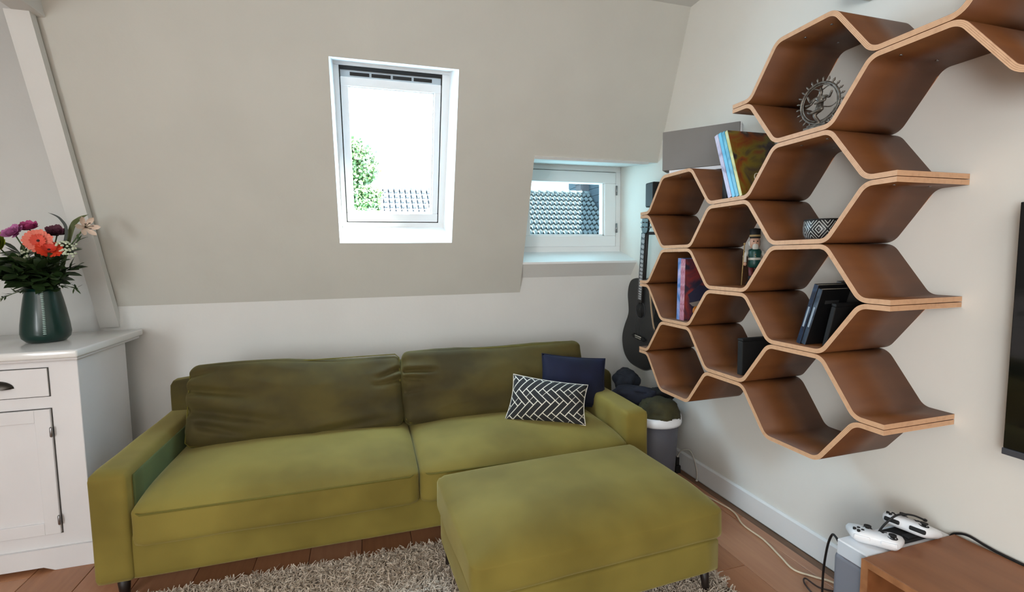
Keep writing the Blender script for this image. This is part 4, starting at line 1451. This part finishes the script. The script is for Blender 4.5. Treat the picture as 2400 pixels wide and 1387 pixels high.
def controller(label, loc, rot, dark):
    C = thing('game_controller', loc, label, 'controller', rot, group='white game controllers')
    half = [(0, .042), (.03, .044), (.055, .040), (.068, .022), (.076, -.008), (.078, -.038), (.066, -.056), (.052, -.050), (.036, -.022), (.018, -.014), (0, -.014)]
    out = half+[(-a, b) for a, b in half[::-1] if a > 0]
    poly = crv([Vector((a, b, 0)) for a, b in out], 4, True)
    n = len(poly)
    V, F = [], []
    rings = ((.90, .002), (1, .012), (1, .022), (.93, .031), (.70, .036), (.35, .038))
    cen = Vector((0, .012, 0))
    for s, z in rings:
        for p in poly:
            q = cen+(p-cen)*s
            drop = .010*max(0, -q.y/.05)
            V.append((q.x, q.y, z-drop*(1 if z > .02 else .4)+.004))
    for i in range(len(rings)-1):
        for k in range(n):
            F.append((i*n+k, i*n+(k+1) % n, (i+1)*n+(k+1) % n, (i+1)*n+k))
    F.append(tuple(range(n))); F.append(tuple(range((len(rings)-1)*n, len(rings)*n)))
    mesh('shell', V, F, WHITEP, C, True)
    for (sx_, sy_) in ((-.044, .022), (.020, -.002)):
        st = lathe('thumbstick', [(.007, .034), (.006, .044), (.0105, .046), (.0105, .050), (.006, .049)], BLACK, C, 16, loc=(sx_, sy_, 0))
        V2, F2 = tube_vf([(sx_+.0125*math.cos(a), sy_+.0125*math.sin(a), .0395) for a in [2*PI*k/20 for k in range(20)]], .0018, 6, closed=True)
        mesh('stick_ring', V2, F2, BLACK, st, True)
    for dx, dy in ((0, .011), (0, -.011), (.011, 0), (-.011, 0)):
        lathe('face_button', [(.0048, .036), (.0048, .0425), (.003, .0435)], BLACK, C, 12, loc=(.044+dx, .022+dy, 0))
    pd = box('dpad', -.031, -.009, -.0055, .0015, .036, .0425, BLACK, C, .001)
    box('dpad_bar', -.0235, -.0165, -.013, .009, .036, .0424, BLACK, pd, .001)
    for s in (-1, 1):
        box('bumper', s*.035-.022, s*.035+.022, .036, .047, .016, .030, BLACK if dark else WHITEP, C, .004)
    return C
controller('white game controller with black sticks lying on the console', (1.565, 1.098, .3985), (math.radians(4), 0, math.radians(128)), False)
c2 = controller('white game controller propped behind the other one, cable draped over it', (1.722, 1.100, .409), (math.radians(12), 0, math.radians(105)), True)
D = thing('charging_dock', (1.700, 1.094, .3985), 'low black charging dock between the two game controllers', 'dock')
box('base', -.075, .06, -.034, .040, 0, .010, BLACK, D, .003)
box('cradle', -.03, .05, -.03, -.008, .010, .016, BLACK, D, .002)
def cable(label, pts, r, m, name='cable', plug=None):
    P = crv(pts, 8)
    C = thing(name, P[0], label, 'cable', world=True)
    tube('cord', P, r, m, C, 8)
    for e in (P[0], P[-1]):
        ellip('plug', e, (r*2.2, r*2.2, r*1.5), m, C, 8, 6)
WC = mat('cable_cream', (222, 204, 176), .5)
BC = mat('cable_black', (18, 18, 20), .5)
BRC = mat('cable_brown', (52, 34, 26), .5)
cable('long cream cable winding over the floor along the baseboard', [(1.66, 2.52, .006), (1.74, 2.3, .005), (1.782, 2.084, .005), (1.790, 1.97, .005), (1.748, 1.859, .005), (1.745, 1.726, .005), (1.715, 1.60, .005), (1.697, 1.515, .005), (1.738, 1.455, .005), (1.78, 1.40, .006), (1.80, 1.30, .006)], .0042, WC)
cable('black power cable arching from the console down to the floor', [(1.482, 1.15, .375), (1.485, 1.168, .392), (1.50, 1.195, .38), (1.53, 1.235, .30), (1.56, 1.27, .16), (1.60, 1.29, .03), (1.66, 1.25, .006)], .0038, BC)
cable('thin dark brown cable looping on the floor by the subwoofer', [(1.74, 1.36, .005), (1.70, 1.40, .005), (1.69, 1.452, .010), (1.66, 1.43, .010), (1.645, 1.37, .006), (1.67, 1.30, .006), (1.72, 1.24, .008)], .0032, BRC)
cable('black charging cable arching over the propped controller', [(1.62, 1.128, .402), (1.65, 1.126, .432), (1.69, 1.115, .462), (1.735, 1.10, .462), (1.775, 1.085, .445)], .0032, BC)
cable('black cable behind the media stand top', [(XW-.010, 1.06, .385), (XW-.010, 1.045, .405), (XW-.010, 1.01, .418), (XW-.012, .96, .412), (XW-.012, .90, .408), (XW-.012, .70, .408)], .0042, BC)
cable('pale cable hanging in a loop from the bin to the floor', [(1.80, 2.46, .105), (1.815, 2.44, .15), (1.842, 2.40, .16), (1.847, 2.36, .11), (1.846, 2.335, .05), (1.84, 2.33, .004)], .0034, mat('cable_pale', (190, 186, 176), .5))
P = thing('power_strip', (1.80, 2.47, 0), 'black plug and socket standing on the floor by the bin', 'plug')
box('body', -.018, .018, -.022, .022, 0, .05, BLACK, P, .006)
box('adapter', -.012, .012, -.014, .014, .05, .10, BLACK, P, .004)
W_ = thing('wall_lamp', (XW, 1.27, 2.30), 'pale grey box lamp high on the shelf wall', 'lamp', world=True)
box('body', 1.72, XW-.0005, 1.10, 1.435, 2.302, 2.50, mat('lamp_grey', (170, 168, 160), .5), W_, .004)
box('diffuser', 1.726, XW-.006, 1.106, 1.429, 2.298, 2.3025, mat('lamp_diffuser', (205, 203, 194), .6), W_)

# ------------------------------------------------------------------ outside: roofs, chimney, tree
def outside():
    RIDGE_Y, RIDGE_Z = 22.0, 4.36
    sl = math.radians(42)
    X0, X1 = -3.2, 15.0
    D = Vector((0, -math.cos(sl), -math.sin(sl)))      # down the slope
    N = Vector((0, -math.sin(sl), math.cos(sl)))
    H = thing('neighbour_house', (6, 22, -2), 'tiled roof of the house seen through both windows', 'building', world=True)
    TILE = mat('roof_tile_slate', (96, 96, 99), .7, (82, 82, 86), 3)
    def at(x, d, h=0):
        return Vector((x, RIDGE_Y, RIDGE_Z))+D*d+N*h
    LEN = 6.5
    mesh('roof_deck', [at(X0, 0), at(X1, 0), at(X1, LEN), at(X0, LEN), at(X0, 0, -.3), at(X1, 0, -.3), at(X1, LEN, -.3), at(X0, LEN, -.3)],
         [(0, 1, 2, 3), (4, 5, 6, 7), (0, 1, 5, 4), (1, 2, 6, 5), (2, 3, 7, 6), (3, 0, 4, 7)], mat('roof_gap', (9, 9, 12), .9), H)
    box('house_wall', X0+.2, X1-.2, RIDGE_Y-3.8, RIDGE_Y+3, -3, -.3, mat('outside_brick', (150, 110, 92), .9), H)
    tw, tl_ = .235, .36
    # one S-shaped pantile
    V, F = [], []
    prof = [(-.5, .02), (-.36, .0), (-.15, .0), (.05, .015), (.20, .075), (.36, .085), (.46, .03)]
    for d, hh in ((0, .03), (tl_*.78, .085)):
        for u, h in prof:
            V.append(Vector((u*tw*.78, 0, 0))+D*d+N*(h+hh+.01))
    for u, h in prof:
        V.append(Vector((u*tw*.78, 0, 0))+D*tl_*.78+N*(h+.01))
    n = len(prof)
    for i in range(n-1):
        F.append((i, i+1, n+i+1, n+i))
        F.append((n+i, n+i+1, 2*n+i+1, 2*n+i))
    base = mesh('roof_tile', V, F, TILE, H, True)
    me = base.data
    bpy.data.objects.remove(base)
    bmV, bmF = [], []
    ncol = int((X1-X0)/tw)
    cand = []
    for r in range(int(LEN/tl_)):
        for c in range(ncol):
            x = X0+(c+.5)*tw
            p = at(x, r*tl_)
            vis = (r <= 9) and ((.3 < x < 2.35 and r <= 6) or (6.6 < x < 10.9))
            cand.append((0 if vis else 1, r, c, p))
    cand.sort(key=lambda q: (q[0], q[1]))
    for k, (nv, r, c, p) in enumerate(cand):
        if k < 290 and not nv:
            o = link(bpy.data.objects.new('roof_tile', me), H)
            o.location = p
        else:
            b = len(bmV)
            bmV += [v+p for v in V]
            bmF += [tuple(q+b for q in f) for f in F]
    o = mesh('roof_tiles', bmV, bmF, TILE, H, True)
    o['kind'] = 'stuff'
    for k in range(int((X1-X0)/.4)):
        tube('ridge_tile', [at(X0+k*.4, -.02, .05), at(X0+k*.4+.38, -.02, .05)], [.12, .135], TILE, H, 8)
    Cc = thing('chimney', (10.6, 22.2, 3.6), 'square brick chimney on the ridge of the tiled roof', 'chimney', world=True)
    BRK = mat('chimney_brick', (86, 74, 78), .9, (70, 60, 64), 8)
    box('stack', 10.25, 10.95, 22.0, 22.6, 3.6, 4.88, BRK, Cc)
    box('cap', 10.2, 11.0, 21.95, 22.65, 4.88, 4.98, BRK, Cc)
    for s in (10.45, 10.75):
        lathe('pot', [(.12, 0), (.10, .22)], BRK, Cc, 12, loc=(s, 22.3, 4.98))
    # neighbouring wing whose slope shades the tiled roof
    Wn = thing('neighbour_wing', (12.9, 19, -2), 'slate clad gable wing beside the tiled roof', 'building', world=True)
    SL_ = mat('slate_cladding', (58, 64, 74), .8, (48, 54, 64), 5)
    P = [(10.75, -2), (14.5, -2), (14.5, 6.4), (11.45, 6.4), (10.75, 5.2)]
    prism('wall', P, 'y', 15.5, 24.5, SL_, Wn)
    for k in range(16):
        z = -.3+.35*k
        if z < 5.1:
            box('slate_course', 10.70, 10.76, 15.5, 24.5, z, z+.33, SL_, Wn)
    # tree
    Tt = thing('tree', (-.45, 13.2, -3), 'leafy green tree in front of the tiled roof', 'tree', world=True)
    tube('trunk', crv([(-.6, 13.2, -3), (-.5, 13.2, 0), (-.55, 13.2, 2.2), (-.5, 13.2, 4.0)], 5), [.16]*5+[.12]*5+[.08]*5+[.03], mat('bark', (92, 76, 60), .9), Tt, 8)
    for q in range(7):
        a = q*2.4
        z = 1.2+q*.38
        tube('branch', [(-.52, 13.2, z), (-.5+.35*math.cos(a), 13.2+.35*math.sin(a), z+.4), (-.5+.7*math.cos(a), 13.2+.7*math.sin(a), z+.6)], [.05, .035, .01], MATS['bark'], Tt, 6)
    V, F = [], []
    rr = random.Random(5)
    blobs = [(-.1, 13.2, 3.75, .55), (-.35, 13.2, 4.0, .45), (-.55, 13.2, 3.2, .75), (-.25, 13.1, 2.6, .72), (-.75, 13.3, 2.4, .8), (-.45, 13.1, 3.75, .45), (.0, 13.1, 2.2, .55), (-.3, 13.2, 1.7, .8), (.15, 13.1, 2.9, .3)]
    for bx, by, bz, br_ in blobs:
        for k in range(2000):
            d = Vector((rr.gauss(0, 1), rr.gauss(0, 1), rr.gauss(0, 1))).normalized()*br_*rr.random()**.4
            p = Vector((bx, by, bz))+d
            u = Vector((rr.uniform(-1, 1), rr.uniform(-1, 1), rr.uniform(-1, 1))).normalized()
            v = u.orthogonal().normalized()
            l, w2 = rr.uniform(.08, .13), rr.uniform(.034, .052)
            b = len(V)
            V += [p, p+u*l*.5+v*w2, p+u*l, p+u*l*.5-v*w2]
            F.append((b, b+1, b+2, b+3))
    o = mesh('crown', V, F, mat('tree_leaf', (40, 62, 20), .6, (54, 80, 28), 3), Tt)
    o['kind'] = 'stuff'
outside()
